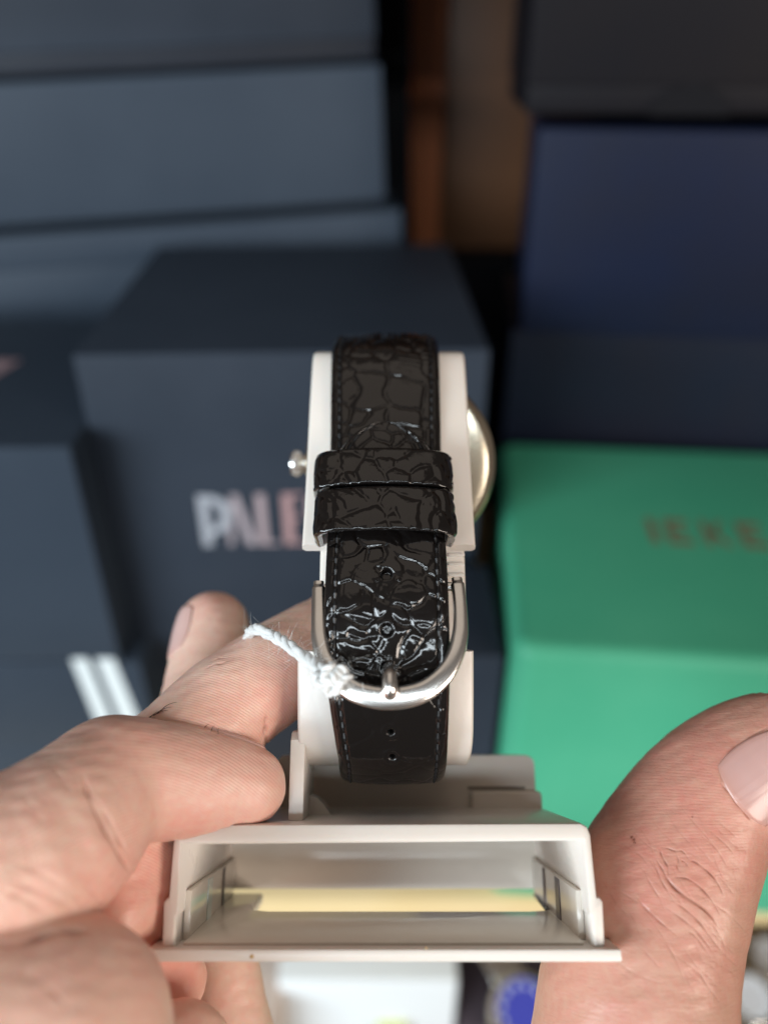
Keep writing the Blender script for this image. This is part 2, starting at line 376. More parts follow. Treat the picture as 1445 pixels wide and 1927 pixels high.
# upper left stack behind
yw = 8.0
a1 = WL(0, 166, 385); a2 = WL(0, 436, 385)
xr = WL(742, 300, 420)[0]
W1 = (xr + 210) / math.cos(rad(yw))
gift_box('watch_box', 'wide slate grey box, lowest of the upper left stack', -206, 386, W1 + 2, 170, SHZ + 150, a2[2] - 1.2 - 3, yw, M['slate_card'], 0.3, M['slate_card'], roll=-2.0)
gift_box('watch_box', 'wide slate grey box, middle of the upper left stack', -210, 385, W1 - 4, 170, a2[2], a1[2], yw, M['slate_card'], 0.97, M['slate_card'], roll=-2.0)
gift_box('watch_box', 'dark slate box on top of the upper left stack', -212, 389, W1 - 6, 165, a1[2] + 1.5, 58, yw, M['black_card_dull'], 0.9, M['black_card'], roll=-2.0)
k = WL(738, 200, 452)
gift_box('watch_box', 'tall pitch black box standing beside the brown cabinet panel', k[0] - 40, 452, 52, 60, -130, 58, 0, M['pitch_card'], 0.5, r=0.6, roll=-1.5)
gift_box('box', 'black box filling the back of the shelf below the brown panel', -180, 480, 420, 100, SHZ, -128, 0, M['pitch_card'], 0.4, r=0.6)

# brown cabinet panel
b0 = WL(765, 440, 500); b1 = WL(990, 440, 500)
P = Thing('cabinet_panel', 'brown wooden cabinet panel with reddish edge between the stacks', 'panel', (b0[0] / 1000, 0.5, CAMZ - 0.127))
P.part('board', *bev_box(19.2, b1[0] - b0[0] + 30, 0, 18, 0, 180, 1), M['brown_wood'])
P.part('edge_strip', *bev_box(0, 19, -6, 18, 0, 180, 1), M['red_wood'])

# right stack behind the green box
RL = 342.0
n0 = WL(962, 622, RL); n1 = WL(1012, 240, RL - 2); n1b = WL(1012, 606, RL - 2); c0 = WL(985, 216, RL - 6)
gift_box('watch_box', 'navy box, lowest of the right stack, behind the green box', n0[0], RL, 190, 90, SHZ, n0[2], -6, M['navy'], 0.6, r=1.0)
gift_box('watch_box', 'bright blue leatherette box between navy and charcoal boxes', n1[0], RL - 2, 180, 80, n0[2] + 0.4, n1[2], -7, M['blue'], 0.985, r=2.4)
ch = gift_box('watch_box', 'charcoal box on top of the right stack with thumb notch', c0[0], RL - 6, 190, 70, c0[2] + 0.3, 60, -2.5, M['charcoal'], 0.9, r=1.2)
hz = WL(1290, 215, RL - 6)
ch.part('thumb_notch', *prism([(hz[0] - c0[0] + 15 * math.cos(t), 10.4 * math.sin(t) - 0.2 + 4.0 * 0) for t in np.linspace(0, math.pi, 16)], -0.5, 0.02, 0, 'y'), M['pitch_card'])

# green box, big and close on the right
g0 = WL(966, 1222, 187); gb = WZ(965, 828, g0[2])
GD = gb[1] - 187
def green_box():
    T = Thing('watch_box', 'large green leatherette box with faint copper letters on its lid', 'box', group='watch boxes stacked on the shelf', loc=(g0[0] / 1000, 0.187, CAMZ + SHZ / 1000), rot=(0, 0, rad(-5.0)))
    h = g0[2] - SHZ; wd = 150
    def rounded(x0, x1, y0, y1, z0, z1, rv, re):
        bm = bmesh.new(); bmesh.ops.create_cube(bm, size=1)
        for v in bm.verts: v.co = Vector(((x0 + x1) / 2 + v.co.x * (x1 - x0), (y0 + y1) / 2 + v.co.y * (y1 - y0), (z0 + z1) / 2 + v.co.z * (z1 - z0)))
        ve = [e for e in bm.edges if abs(e.verts[0].co.z - e.verts[1].co.z) > 1]
        bmesh.ops.bevel(bm, geom=ve, offset=rv, segments=8, profile=0.5, affect='EDGES')
        ed = [e for e in bm.edges if abs(e.verts[0].co.z - e.verts[1].co.z) < 1e-3]
        bmesh.ops.bevel(bm, geom=ed, offset=re, segments=4, profile=0.5, affect='EDGES')
        V = [tuple(v.co) for v in bm.verts]; bm.verts.index_update(); Fc = [[v.index for v in f.verts] for f in bm.faces]; bm.free(); return V, Fc
    T.part('tray', *rounded(0.6, wd - 0.6, 0.6, GD, 0, 42, 7, 1.2), M['green'])
    T.part('lid', *rounded(0, wd, 0, GD + 0.5, 42.4, h, 8, 5.0), M['green'])
    T.h = h
    E = [[(0, 0), (2.4, 0), (2.4, 1), (0, 1)], [(2.4, 0), (9, 0), (9, 0.2), (2.4, 0.2)], [(2.4, 0.8), (9, 0.8), (9, 1), (2.4, 1)], [(2.4, 0.42), (7.5, 0.42), (7.5, 0.6), (2.4, 0.6)]]
    I = [[(0, 0), (3, 0), (3, 1), (0, 1)]]
    K = [[(0, 0), (2.4, 0), (2.4, 1), (0, 1)], [(2.4, 0.42), (6.6, 1), (9.4, 1), (3.6, 0.40)], [(2.6, 0.52), (4.6, 0.6), (9.8, 0), (7.0, 0)]]
    e = WZ(1190, 1008, g0[2]); f_ = WZ(1190, 962, g0[2]); hh = f_[1] - e[1]
    x = e[0] - g0[0] + 0.8; y = e[1] - 187
    for L_, dx in ((I, 0), (E, 6.6), (K, 20.4), (E, 34)):
        flat_letters(T, [[[(u + dx + 0.0, v * hh) for u, v in p] for p in L_]], M['brown_foil'], plane='top', at=(x, y), th=0.12)
green_box()

# things on the lower counter, far below the stand
c_ = WZ(522, 1848, -340.0); c2 = WZ(862, 1848, -340.0)
gift_box('white_box', 'white box on the lower counter, seen under the stand', c_[0], c_[1], c2[0] - c_[0], 44, -400, -340, 0, M['white_card'], 0.985, r=1.5)
d_ = WZ(438, 1900, -346)
gift_box('beige_box', 'beige box on the counter left of the white box', d_[0] - 8, d_[1] - 4, 24, 46, -400, -346, -14, M['beige_card'], 0.5, r=1.0)
e_ = WZ(866, 1850, -352)
gift_box('cushion_box', 'dark velvet tray on the counter right of the white box', e_[0], e_[1] - 8, 62, 60, -400, -374, 0, M['dark_velvet'], 0.5, r=2)
def small_watch(px, py, zc, rr, md, label, tilt):
    c = WZ(px, py, zc)
    T = Thing('display_watch', label, 'watch', (c[0] / 1000, c[1] / 1000, CAMZ + zc / 1000), (rad(tilt), 0, rad(20)), group='steel watches on the lower counter')
    T.part('case', *lathe([(rr * 0.9, -5), (rr, -4), (rr, 1), (rr * 0.96, 2.4), (rr * 0.84, 2.6), (rr * 0.82, 1.0)], (0, 0, 0), (0, 0, 1), 40), M['steel'])
    T.part('dial', *lathe([(rr * 0.82, 0.9), (rr * 0.82, 1.6)], (0, 0, 0), (0, 0, 1), 32), md)
    for a in range(12):
        t = a * math.pi / 6; cx, cy = rr * 0.66 * math.sin(t), rr * 0.66 * math.cos(t)
        T.part('hour_mark', *bev_box(cx - 0.7, cx + 0.7, cy - 0.9, cy + 0.9, 1.55, 2.1, 0), M['white_card'])
    T.part('crown', *lathe([(0.2, 0), (2, 0.2), (2, 3), (0.3, 3.2)], (rr, 0, -1.5), (1, 0, 0), 16), M['steel'])
    for s in (-1, 1):
        mb = MB()
        for i in range(5):
            mb.add(*bev_box(-rr * 0.5, rr * 0.5, s * (rr + i * 4) - 1.8, s * (rr + i * 4) + 1.8, -5 - i * i * 1.1, -1.5 - i * i * 1.1, 0.5, 1))
        T.part('bracelet', *mb.arr(), M['steel'])
small_watch(985, 1905, -362, 15, M['dial'], 'blue dial steel watch lying on the dark tray far below', 20)
small_watch(1412, 1880, -372, 11, M['dial_pale'], 'pale dial steel watch at the lower right corner', 15)
small_watch(1445, 1800, -384, 9, M['dial_pale'], 'smaller steel watch beyond the pale dial watch on the counter', 10)
gift_box('brass_box', 'small yellow green box in front of the white box', WZ(715, 1921, -372)[0], WZ(715, 1921, -372)[1] - 6, 12, 6, -400, -372, 10, mat('yellow_green_card', (0.62, 0.66, 0.25), 0.4), 0.5, r=0.6)

# ------------------------------------------------------------------ the display stand (held, leaned back)
YB = 117.0
z_pl0 = rowz(1811, YB - 1.5); z_pl1 = rowz(1787, YB - 1.5)
z_top = rowz(1552, YB)
BD = 40.0
OB = np.array([0, YB + BD / 2, z_pl0])
stand = held('watch_stand', 'cream plastic watch stand with hollow base, held between both hands', 'watch stand', OB)
pl = U(275, 1800, YB - 1.5)[0]; pr = U(1170, 1800, YB - 1.5)[0]
# bottom plate with a cut-out at the back
xa, xb = U(478, 1720, YB + BD * 0.66)[0], U(1020, 1720, YB + BD * 0.66)[0]
yc = YB + 22.0
zc = z_pl1
poly = [(pl, YB - 1.5), (pr, YB - 1.5), (pr, YB + BD), (xb + 6, YB + BD), (xb + 4.5, yc + 4), (xb, yc + 0.8), (xb - 3, yc), (xa + 3, yc), (xa + 0.6, yc + 1.2), (xa, yc + 4), (xa - 0.5, YB + BD), (pl, YB + BD)]
stand.part('bottom_plate', *prism(poly, z_pl0, z_pl1, 0.35, 'z'), M['plastic'])
# shell: outline swept back, walls 1.5 mm
def base_outline(inset, kind):
    if kind == 'out':
        pts = [(303, 1787), (307, 1700), (312, 1692), (317, 1690), (326, 1580), (332, 1562), (345, 1552), (1092, 1549), (1105, 1556), (1112, 1572), (1123, 1688), (1130, 1690), (1135, 1698), (1140, 1786)]
    else:
        pts = [(329, 1786), (331, 1727), (335, 1722), (343, 1589), (1097, 1582), (1109, 1722), (1113, 1727), (1115, 1785)]
    return [tuple(U(a, b, YB)[[0, 2]]) for a, b in pts]
out = base_outline(0, 'out'); inn = base_outline(0, 'in')
# build shell walls: left, top, right as closed ring sections front to back
def ring_shell():
    o = np.array(out); i = np.array(inn)
    def dens(P, n):
        d = np.r_[0, np.cumsum(np.linalg.norm(np.diff(P, axis=0), axis=1))]
        # keep the corners: sample uniformly then snap
        s = np.linspace(0, d[-1], n); return np.stack([np.interp(s, d, P[:, 0]), np.interp(s, d, P[:, 1])], 1)
    # correspond the two open outlines through their corner sets
    oc = [0, 4, 6, 7, 9, 13]; ic = [0, 2, 3, 4, 5, 7]
    O2, I2 = [], []
    for a in range(5):
        n = 10
        so = dens(o[oc[a]:oc[a + 1] + 1], n) ; si = dens(i[ic[a]:ic[a + 1] + 1], n) if ic[a + 1] > ic[a] else np.repeat(i[ic[a]][None], n, 0)
        if a == 1 : si = np.repeat(i[3][None], n, 0); 
        if a == 1: pass
        O2.append(so if a == 4 else so[:-1]); I2.append(si if a == 4 else si[:-1])
    return np.vstack(O2), np.vstack(I2)
def shell():
    o = np.array(out); i = np.array(inn)
    # outer index -> inner partner
    part = [0, 1, 1, 2, 2, 3, 3, 4, 4, 5, 5, 6, 6, 7]
    part = [0, 1, 2, 2, 3, 3, 3, 4, 4, 4, 5, 5, 6, 7]
    n = len(o); bm = bmesh.new()
    fr = 0.55
    def lay(P, y): return [bm.verts.new((p[0], y, p[1])) for p in P]
    oi = np.array([i[k] for k in part])
    mid = oi - o; mid /= np.linalg.norm(mid, axis=1)[:, None]
    rows = [lay(oi, YB + BD), lay(oi, YB + 0.25), lay(oi - mid * 0.25, YB), lay(o + mid * 0.6, YB), lay(o + mid * 0.16, YB + 0.22), lay(o, YB + 0.7), lay(o, YB + BD)]
    for a in range(len(rows)):
        A, B = rows[a], rows[(a + 1) % len(rows)]
        for k in range(n - 1):
            vs = [A[k], A[k + 1], B[k + 1], B[k]]
            pos = []; u = []
            for v in vs:
                t = tuple(round(c, 5) for c in v.co)
                if t not in pos: pos.append(t); u.append(v)
            if len(u) > 2: bm.faces.new(u)
    bmesh.ops.remove_doubles(bm, verts=bm.verts, dist=1e-4)
    for v_end in (0, n - 1): pass
    bmesh.ops.holes_fill(bm, edges=[e for e in bm.edges if e.is_boundary])
    bmesh.ops.recalc_face_normals(bm, faces=bm.faces)
    V = [tuple(v.co) for v in bm.verts]; bm.verts.index_update(); Fc = [[v.index for v in f.verts] for f in bm.faces]; bm.free(); return V, Fc
stand.part('base_shell', *shell(), M['plastic'], smooth=40)
# back wall of the hollow base: stops short of the floor
zi = rowz(1672, YB + BD - 1.2)
bl, br = inn[3][0] - 0.3, inn[4][0] + 0.3
stand.part('back_wall', *bev_box(bl, br, YB + BD - 1.6, YB + BD - 0.2, zi, inn[3][1] + 0.2, 0.2), M['plastic_in'])
# liners of the hollow: glossy side cheeks with ledge and slot strips
for s, X in ((-1, inn[0][0]), (1, inn[7][0])):
    x0, x1 = (X, X + 0.9) if s < 0 else (X - 0.9, X)
    ck = stand.part('cheek', *bev_box(x0, x1, YB + 4, YB + BD - 2, z_pl1, z_pl1 + 6.2, 0.2), M['plastic_in'])
    xs = x1 + 0.02 if s < 0 else x0 - 0.02
    for yy, mm, wd in ((YB + 15, 'tape', 3.0), (YB + 27, 'leather_edge', 1.3)):
        stand.part('slot_strip', *bev_box(xs - 0.12, xs + 0.12, yy, yy + wd, z_pl1 + 0.2, z_pl1 + 6.0, 0), M['tape'] if (mm == 'tape' and s < 0) else mat('slot_shade', (0.10, 0.075, 0.085), 0.4), parent=ck)  # flat strips; the dark ones carry the slots' shade in their colour
stand.part('floor_panel', *prism([(inn[0][0] + 0.9, YB + 0.8), (inn[7][0] - 0.9, YB + 0.8), (inn[7][0] - 0.9, YB + BD - 2), (xb + 6, YB + BD - 2), (xb + 4.7, yc + 4), (xb, yc + 0.6), (xb - 3, yc - 0.2), (xa + 3, yc - 0.2), (xa + 0.4, yc + 1.0), (xa - 0.2, yc + 4), (xa - 0.7, YB + BD - 2), (inn[0][0] + 0.9, YB + BD - 2)], z_pl1 + 0.002, z_pl1 + 0.35, 0.1, 'z'), M['plastic_in'])
# specks on the plate's edge
for px, r_ in ((474, 0.28), (802, 0.16)):
    c = U(px, 1800 if px < 600 else 1784, YB - 1.5)
    stand.part('dirt_speck', *lathe([(0.02, -0.06), (r_, 0.0), (r_ * 0.6, 0.08)], (c[0], YB - 1.5, c[2]), (0, -1, 0), 10), M['grime'])
# rear block
yr = YB + 31.0
bx0, bx1 = U(520, 1480, yr)[0], U(1014, 1480, yr)[0]
zt = rowz(1421, yr)
zg = rowz(1478, yr)
def rr_poly(x0, x1, z0, z1, r, n=6):
    P = [(x0, z0)]
    P += [(x1, z0)]
    P += [(x1 - r + r * math.cos(t), z1 - r + r * math.sin(t)) for t in np.linspace(0, math.pi / 2, n)]
    P += [(x0 + r - r * math.sin(t), z1 - r + r * math.cos(t)) for t in np.linspace(0, math.pi / 2, n)]
    return P
stand.part('rear_block', *prism(rr_poly(bx0, bx1 - 0.6, z_top + 0.02, zt, 1.6), yr, yr + 8.5, 0.3), M['plastic'])
stand.part('ledge', *bev_box(U(884, 1490, yr)[0], bx1 + 0.2, yr - 1.6, yr + 7, rowz(1530, yr), rowz(1488, yr), 0.9, 3), M['plastic'])
stand.part('ledge', *bev_box(bx0 + 3, bx1 - 16, yr - 1.2, yr + 7, z_top + 0.02, rowz(1522, yr), 0.5, 2), M['plastic'])
stand.part('groove', *bev_box(U(880, 1490, yr)[0], bx1 - 2.5, yr - 0.1, yr + 0.4, rowz(1486, yr), rowz(1480, yr), 0.0), mat('groove_shade', (0.22, 0.19, 0.16), 0.6))  # dark strip on the face, the groove's shade put into its colour
# support arm, left
ya = 123.0
xa0, xa1 = U(545, 1450, ya)[0], U(573, 1450, ya)[0]
prof = [(ya, z_top + 0.02), (ya, rowz(1392, ya)), (ya + 1.5, rowz(1376, ya + 1.0)), (ya + 15, rowz(1366, ya + 12)), (ya + 17, z_top + 6), (ya + 17, z_top + 0.02)]
stand.part('support_arm', *prism([(a, b) for a, b in prof], xa0, xa1, 0.3, 'x'), M['plastic'])
stand.part('support_foot', *prism([(xa1 - 0.1, z_top + 0.02), (xa1 + 3.4, z_top + 0.02), (xa1 + 2.2, z_top + 1.6), (xa1 + 1.0, z_top + 2.6), (xa1 - 0.1, z_top + 3.0)], ya + 10, ya + 16, 0.2), M['plastic'])

# ---- the cuff: upper and lower curved bands and the slide between them
def band(pts, th, hw0, hw1, cx0, cx1, m, name, parent=None, edge=0.5, step=0.8):
    P, s = resample(catmull(np.array(pts), 16), step)
    T = np.gradient(P, axis=0); T /= np.linalg.norm(T, axis=1)[:, None]
    Nn = np.stack([-T[:, 1], T[:, 0]], 1)
    rings = []
    for k in range(len(P)):
        u = s[k] / s[-1]; hw = hw0 + (hw1 - hw0) * u; cx = cx0 + (cx1 - cx0) * u
        e = edge
        cs = [(-hw, -th + e), (-hw, -e), (-hw + e * 0.35, -e * 0.35), (-hw + e, 0), (hw - e, 0), (hw - e * 0.35, -e * 0.35), (hw, -e), (hw, -th + e), (hw - e, -th), (-hw + e, -th)]
        rings.append([[cx + a, P[k, 0] + Nn[k, 0] * b, P[k, 1] + Nn[k, 1] * b] for a, b in cs])
    return stand.part(name, *loft(rings), m, parent=parent, smooth=50)
def zz(y, row): return (y, rowz(row, y))
hwU = (893 - 570) / 2 / F * 124.5
cuff_up = [zz(117.6, 1025), zz(119.6, 950), zz(121.6, 860), zz(123.4, 760), (126.4, 65.6), (130, 68.6), (136, 71.3), (143, 71.0), (149, 66), (152, 56)]
band(cuff_up, 1.9, hwU * 0.985, hwU * 1.0, U(731, 900, 121)[0], U(733, 900, 125)[0], M['plastic'], 'upper_cuff')
cuff_lo = [(152, 20), (148, 6), (141, -0.6), (133, -2.6), (127, -1.6), (123.4, rowz(1405, 123.4)), zz(121.4, 1370), zz(119.6, 1300), zz(118.2, 1226)]
hwL = (886 - 565) / 2 / F * 121
band(cuff_lo, 2.0, hwL, hwL, U(725, 1300, 121)[0], U(725.5, 1300, 121)[0], M['plastic'], 'lower_cuff')
slide = [zz(121.6, 1300), zz(119.8, 1150), zz(119.9, 1000), zz(121.6, 940)]
hwS = (876 - 601) / 2 / F * 121.5
band(slide, 2.0, hwS, hwS, U(738.5, 1100, 120)[0], U(738.5, 1100, 120)[0], M['plastic'], 'slide')
for row in (1045, 1062, 1082):
    c = U(858, row, 119.6)
    stand.part('slide_rib', *bev_box(c[0] - 1.2, c[0] + 1.3, 119.3, 120.6, c[2] - 0.25, c[2] + 0.25, 0.12), M['plastic'])

# ------------------------------------------------------------------ the wristwatch
def vnoise(a, b, seed, sc):
    r = np.random.RandomState(seed); out = 0
    for k in range(7):
        fx, fy, ph = r.randn() * sc, r.randn() * sc, r.rand() * 6.28
        out = out + np.sin(a * fx + b * fy + ph)
    return out / 3.2
def croc(Sg, Wg, seed, cell=3.5):
    """embossed reptile grain: rounded scales parted by grooves, folds between them"""
    r = np.random.RandomState(seed)
    sh = Sg.shape
    s_, w_ = Sg.ravel(), Wg.ravel()
    a = s_ + 0.55 * vnoise(s_, w_, seed + 1, 0.6) + 0.09 * vnoise(s_, w_, seed + 21, 2.2); b = w_ + 0.5 * vnoise(s_, w_, seed + 2, 0.6) + 0.09 * vnoise(s_, w_, seed + 22, 2.2)
    pts = []
    for gs in np.arange(s_.min() - 6, s_.max() + 6, cell):
        for gw in np.arange(-14, 14, cell * 1.05):
            pts.append((gs + r.uniform(-.5, .5) * cell, gw + r.uniform(-.5, .5) * cell * 1.05))
            if r.rand() < 0.28:
                for _ in range(r.randint(1, 3)): pts.append((gs + r.uniform(-.55, .55) * cell, gw + r.uniform(-.5, .5) * cell))
    pts = np.array(pts); wt = r.uniform(0, 0.8, len(pts)) * cell * 0.6
    an = r.uniform(0, np.pi, len(pts)); st = r.uniform(1.0, 1.9, len(pts))
    F1 = np.full(a.shape, 1e9); F2 = F1.copy(); hid = np.zeros(a.shape); tx = np.zeros(a.shape)
    hr = r.uniform(-0.05, 0.07, len(pts)); tl = r.uniform(-0.035, 0.035, (len(pts), 2))
    for i, (ps, pw) in enumerate(pts):
        da, db = a - ps, b - pw; ca, sa = math.cos(an[i]), math.sin(an[i])
        d = np.hypot((da * ca + db * sa) * st[i] ** 0.5, (-da * sa + db * ca) / st[i] ** 0.5) - wt[i]
        m1 = d < F1
        F2 = np.where(m1, F1, np.minimum(F2, d)); F1 = np.where(m1, d, F1); hid = np.where(m1, hr[i] + da * tl[i, 0] + db * tl[i, 1], hid)
    e = F2 - F1
    gm = np.clip(0.8 + 0.42 * vnoise(s_, w_, seed + 31, 0.7), 0.12, 1.1)      # grooves fade in and out
    g = np.exp(-(e / 0.36) ** 2) * gm
    lip = np.exp(-((e - 0.5) / 0.25) ** 2) * gm
    h = hid + 0.20 * (1 - np.exp(-e / 1.6)) - 0.19 * g + 0.02 * lip
    # folds: sharp narrow pleats in patches, running both ways
    for q_, (fx, fy) in enumerate(((0.5, 2.6), (2.2, 0.7), (1.2, 1.9))):
        msk = np.clip(vnoise(s_, w_, seed + 5 + q_, 0.45) * 1.3 - 0.15, 0, 1)
        f = np.abs(np.sin(fy * w_ + fx * s_ + 1.6 * vnoise(s_, w_, seed + 11 + q_, 0.8)))
        h = h - msk * 0.075 * np.exp(-(f / 0.3) ** 2)
    h = h + 0.028 * vnoise(s_, w_, seed + 9, 1.3) + 0.003 * vnoise(s_, w_, seed + 41, 8.0)
    h = h.reshape(sh)
    ds = abs(Sg[min(1, sh[0] - 1), 0] - Sg[0, 0]) + 1e-6; dw = abs(Wg[0, sh[1] // 2] - Wg[0, sh[1] // 2 - 1]) + 1e-6
    for ax_, stp in ((0, ds), (1, dw)):                 # press the pattern softly into the hide
        k_ = max(1, int(round(0.15 / stp * 2)))
        for _ in range(k_):
            p_ = np.pad(h, [(1, 1) if a_ == ax_ else (0, 0) for a_ in (0, 1)], mode='edge')
            h = 0.25 * np.take(p_, range(0, h.shape[ax_]), ax_) + 0.5 * h + 0.25 * np.take(p_, range(2, h.shape[ax_] + 2), ax_)
    return h

OWZ = np.array([0.0, 122.0, -5.5])
watch = held('wristwatch', 'wristwatch seen from behind, black croc leather strap buckled round the stand', 'watch', OWZ)

def strap_piece(name, pts, hw_f, cx_f, th, seed, s0=None, s1=None, tip_end=False, holes=(), step=0.11, nw=150, stitch_in=1.5, calm=None, cell=4.1):
    """pts: outer surface (y,z); hw_f,cx_f: functions of z-index u (0..1). returns frame for stitches"""
    P, s = resample(catmull(np.array(pts), 30), step)
    for _ in range(60):
        P[1:-1] = 0.25 * P[:-2] + 0.5 * P[1:-1] + 0.25 * P[2:]
    T = np.gradient(P, axis=0); T /= np.linalg.norm(T, axis=1)[:, None]
    Nn = np.stack([-T[:, 1], T[:, 0]], 1)
    n = len(P)
    hw = np.array([hw_f(x) for x in s]); cx = np.array([cx_f(x) for x in s])
    q = np.linspace(-1, 1, nw); q = np.sign(q) * np.abs(q) ** 0.9
    Sg = np.repeat(s[:, None], nw, 1); Wg = hw[:, None] * q[None, :]
    rel = croc(Sg, Wg, seed, cell)
    if calm: rel = rel * np.interp(s, [0, calm[0], calm[1]], [0.22, 0.25, 1.0])[:, None]
    # padded cross section: rounded shoulders
    aw = np.abs(Wg); dd = hw[:, None] - aw
    pad = -0.75 * np.exp(-dd / 0.55) - 0.5 * (aw / 9.0) ** 2
    fade = np.clip(dd / 0.7, 0, 1)
    gro = np.exp(-((dd - stitch_in) / 0.26) ** 2)
    rel = rel * fade * (1 - 0.75 * gro) - 0.26 * gro
    if tip_end:
        de = s[-1] - Sg
        pad = pad - 0.5 * np.exp(-np.maximum(de, 0) / 0.5)
    for hs in holes:
        d = np.hypot(Sg - hs, Wg); hr_ = 0.50 if calm and hs < calm[0] else 0.88
        rel = np.where(d < hr_, -1.3 * np.clip((hr_ - d) / 0.18, 0, 1), rel + 0.06 * np.exp(-((d - 1.15) / 0.2) ** 2))
    off = pad + rel
    outer = np.stack([cx[:, None] + Wg, P[:, 0][:, None] + Nn[:, 0][:, None] * off, P[:, 1][:, None] + Nn[:, 1][:, None] * off], -1)
    qi = np.linspace(1, -1, 10); Wi = hw[:, None] * qi[None, :] * 0.985
    oi = np.full_like(Wi, -th); oi[:, 0] = oi[:, -1] = -th + 0.35
    inner = np.stack([cx[:, None] + Wi, P[:, 0][:, None] + Nn[:, 0][:, None] * oi, P[:, 1][:, None] + Nn[:, 1][:, None] * oi], -1)
    ring = np.concatenate([outer, inner], 1)
    V, Fc = loft(ring, caps=False)
    m = ring.shape[1]
    o = watch.part(name, V, Fc, M['leather'], smooth=180)
    # end caps as separate fans would shade badly: close with a centre vertex strip
    def at(sv, wv, h):
        k = min(max(int(round(sv / s[-1] * (n - 1))), 0), n - 1)
        hh = h - 0.5 * (wv / 9.0) ** 2
        return np.array([cx[k] + wv, P[k, 0] + Nn[k, 0] * hh, P[k, 1] + Nn[k, 1] * hh])
    return o, at, s, hw

# long piece: from under the watch, up the front, through the buckle, tip under the keepers
lp = [(156, 32), (153, 16), (146, 3.0), (137, -3.6), (129, -5.3), (123.2, -4.4), zz(118.6, 1440), zz(115.8, 1390), zz(113.6, 1340), zz(111.7, 1285), zz(110.2, 1225), zz(109.4, 1150), zz(109.6, 1085), zz(111.0, 1015), zz(113.6, 935), zz(116.6, 855), zz(118.4, 787)]
Pl, sl = resample(catmull(np.array(lp), 30), 0.11)
def s_at_row(Pp, ss, row, ymax=122):
    d = [(abs(rowz(row, p[0]) - p[1]) if p[0] < ymax else 99) for p in Pp]; return ss[int(np.argmin(d))]
LT = sl[-1]
r1440, r1250, r1010, r850 = [s_at_row(Pl, sl, r) for r in (1440, 1250, 1015, 852)]
def hwl(x):
    h = np.interp(x, [0, r1440, r1250, r1010, r850, LT], [8.2, 7.75, 8.75, 8.6, 7.4, 6.9])
    tl = 6.4; e = LT - x
    if e < tl: h *= max(0.03, (1 - ((tl - e) / tl) ** 1.7)) ** 0.62
    return h
def cxl(x): return np.interp(x, [0, r1440, r1250, r1010, r850, LT], [U(740, 1440, 119)[0], U(739, 1440, 118)[0], U(728, 1200, 110)[0], U(727, 1010, 112)[0], U(725, 850, 117)[0], U(724, 790, 118)[0]])
hl = [s_at_row(Pl, sl, r) for r in (1425, 1378, 1257, 1185, 1080)]
strap_l, at_l, _, _ = strap_piece('strap', lp, hwl, cxl, 2.3, 11, holes=hl, tip_end=True, calm=(s_at_row(Pl, sl, 1340), s_at_row(Pl, sl, 1215)))
# short piece with the keepers, from over the top down to the buckle bar
sp = [(139, 70), (140.6, 73.2), (138.0, 75.2), (134, 74.4), (129.2, 71.6), (125.8, 68.6), (123.4, 64.6), zz(121.6, 720), zz(120.2, 780), zz(118.9, 850), zz(116.2, 935), zz(113.6, 1015), zz(112.2, 1085)]
sp = [(147, 68), (144.5, 73.0), (139.5, 75.6), (134, 74.6), (129.4, 71.8), (125.8, 68.4), (123.4, 64.4), zz(121.6, 720), zz(120.4, 780), zz(119.1, 850), zz(116.4, 935), zz(113.8, 1015), zz(112.4, 1085)]
sp = sp[::-1]
Ps, ss_ = resample(catmull(np.array(sp), 30), 0.11)
ST_ = ss_[-1]
def hws(x): return np.interp(x, [0, ST_ * 0.65, ST_], [8.4, 9.45, 9.7])
strap_s, at_s, _, _ = strap_piece('strap', sp, hws, lambda x: np.interp(x, [0, ST_], [U(727, 1080, 112)[0], U(724, 640, 126)[0]]), 2.2, 23, cell=5.2)
# stitches
def stitches(parent, at, s0, s1, hwf, inset, pitch=1.75):
    mb = MB(); x = s0
    while x < s1 - 1.3:
        for sd in (-1, 1):
            h0, h1 = hwf(x) - inset, hwf(x + 1.3) - inset
            if h0 > 0.4:
                A = at(x, sd * h0, -0.34); B = at(x + 0.65, sd * (h0 + h1) / 2, -0.16); C = at(x + 1.3, sd * h1, -0.34)
                mb.add(*tube([A, B, C], [0.17, 0.24, 0.17], 6))
        x += pitch
    V, Fc = mb.arr(); watch.part('stitching', V, Fc, M['thread'], parent=parent)
stitches(strap_l, at_l, r1440 - 12, LT - 0.3, hwl, 1.5)
stitches(strap_s, at_s, ST_ * 0.25, ST_ - 2, hws, 1.5)

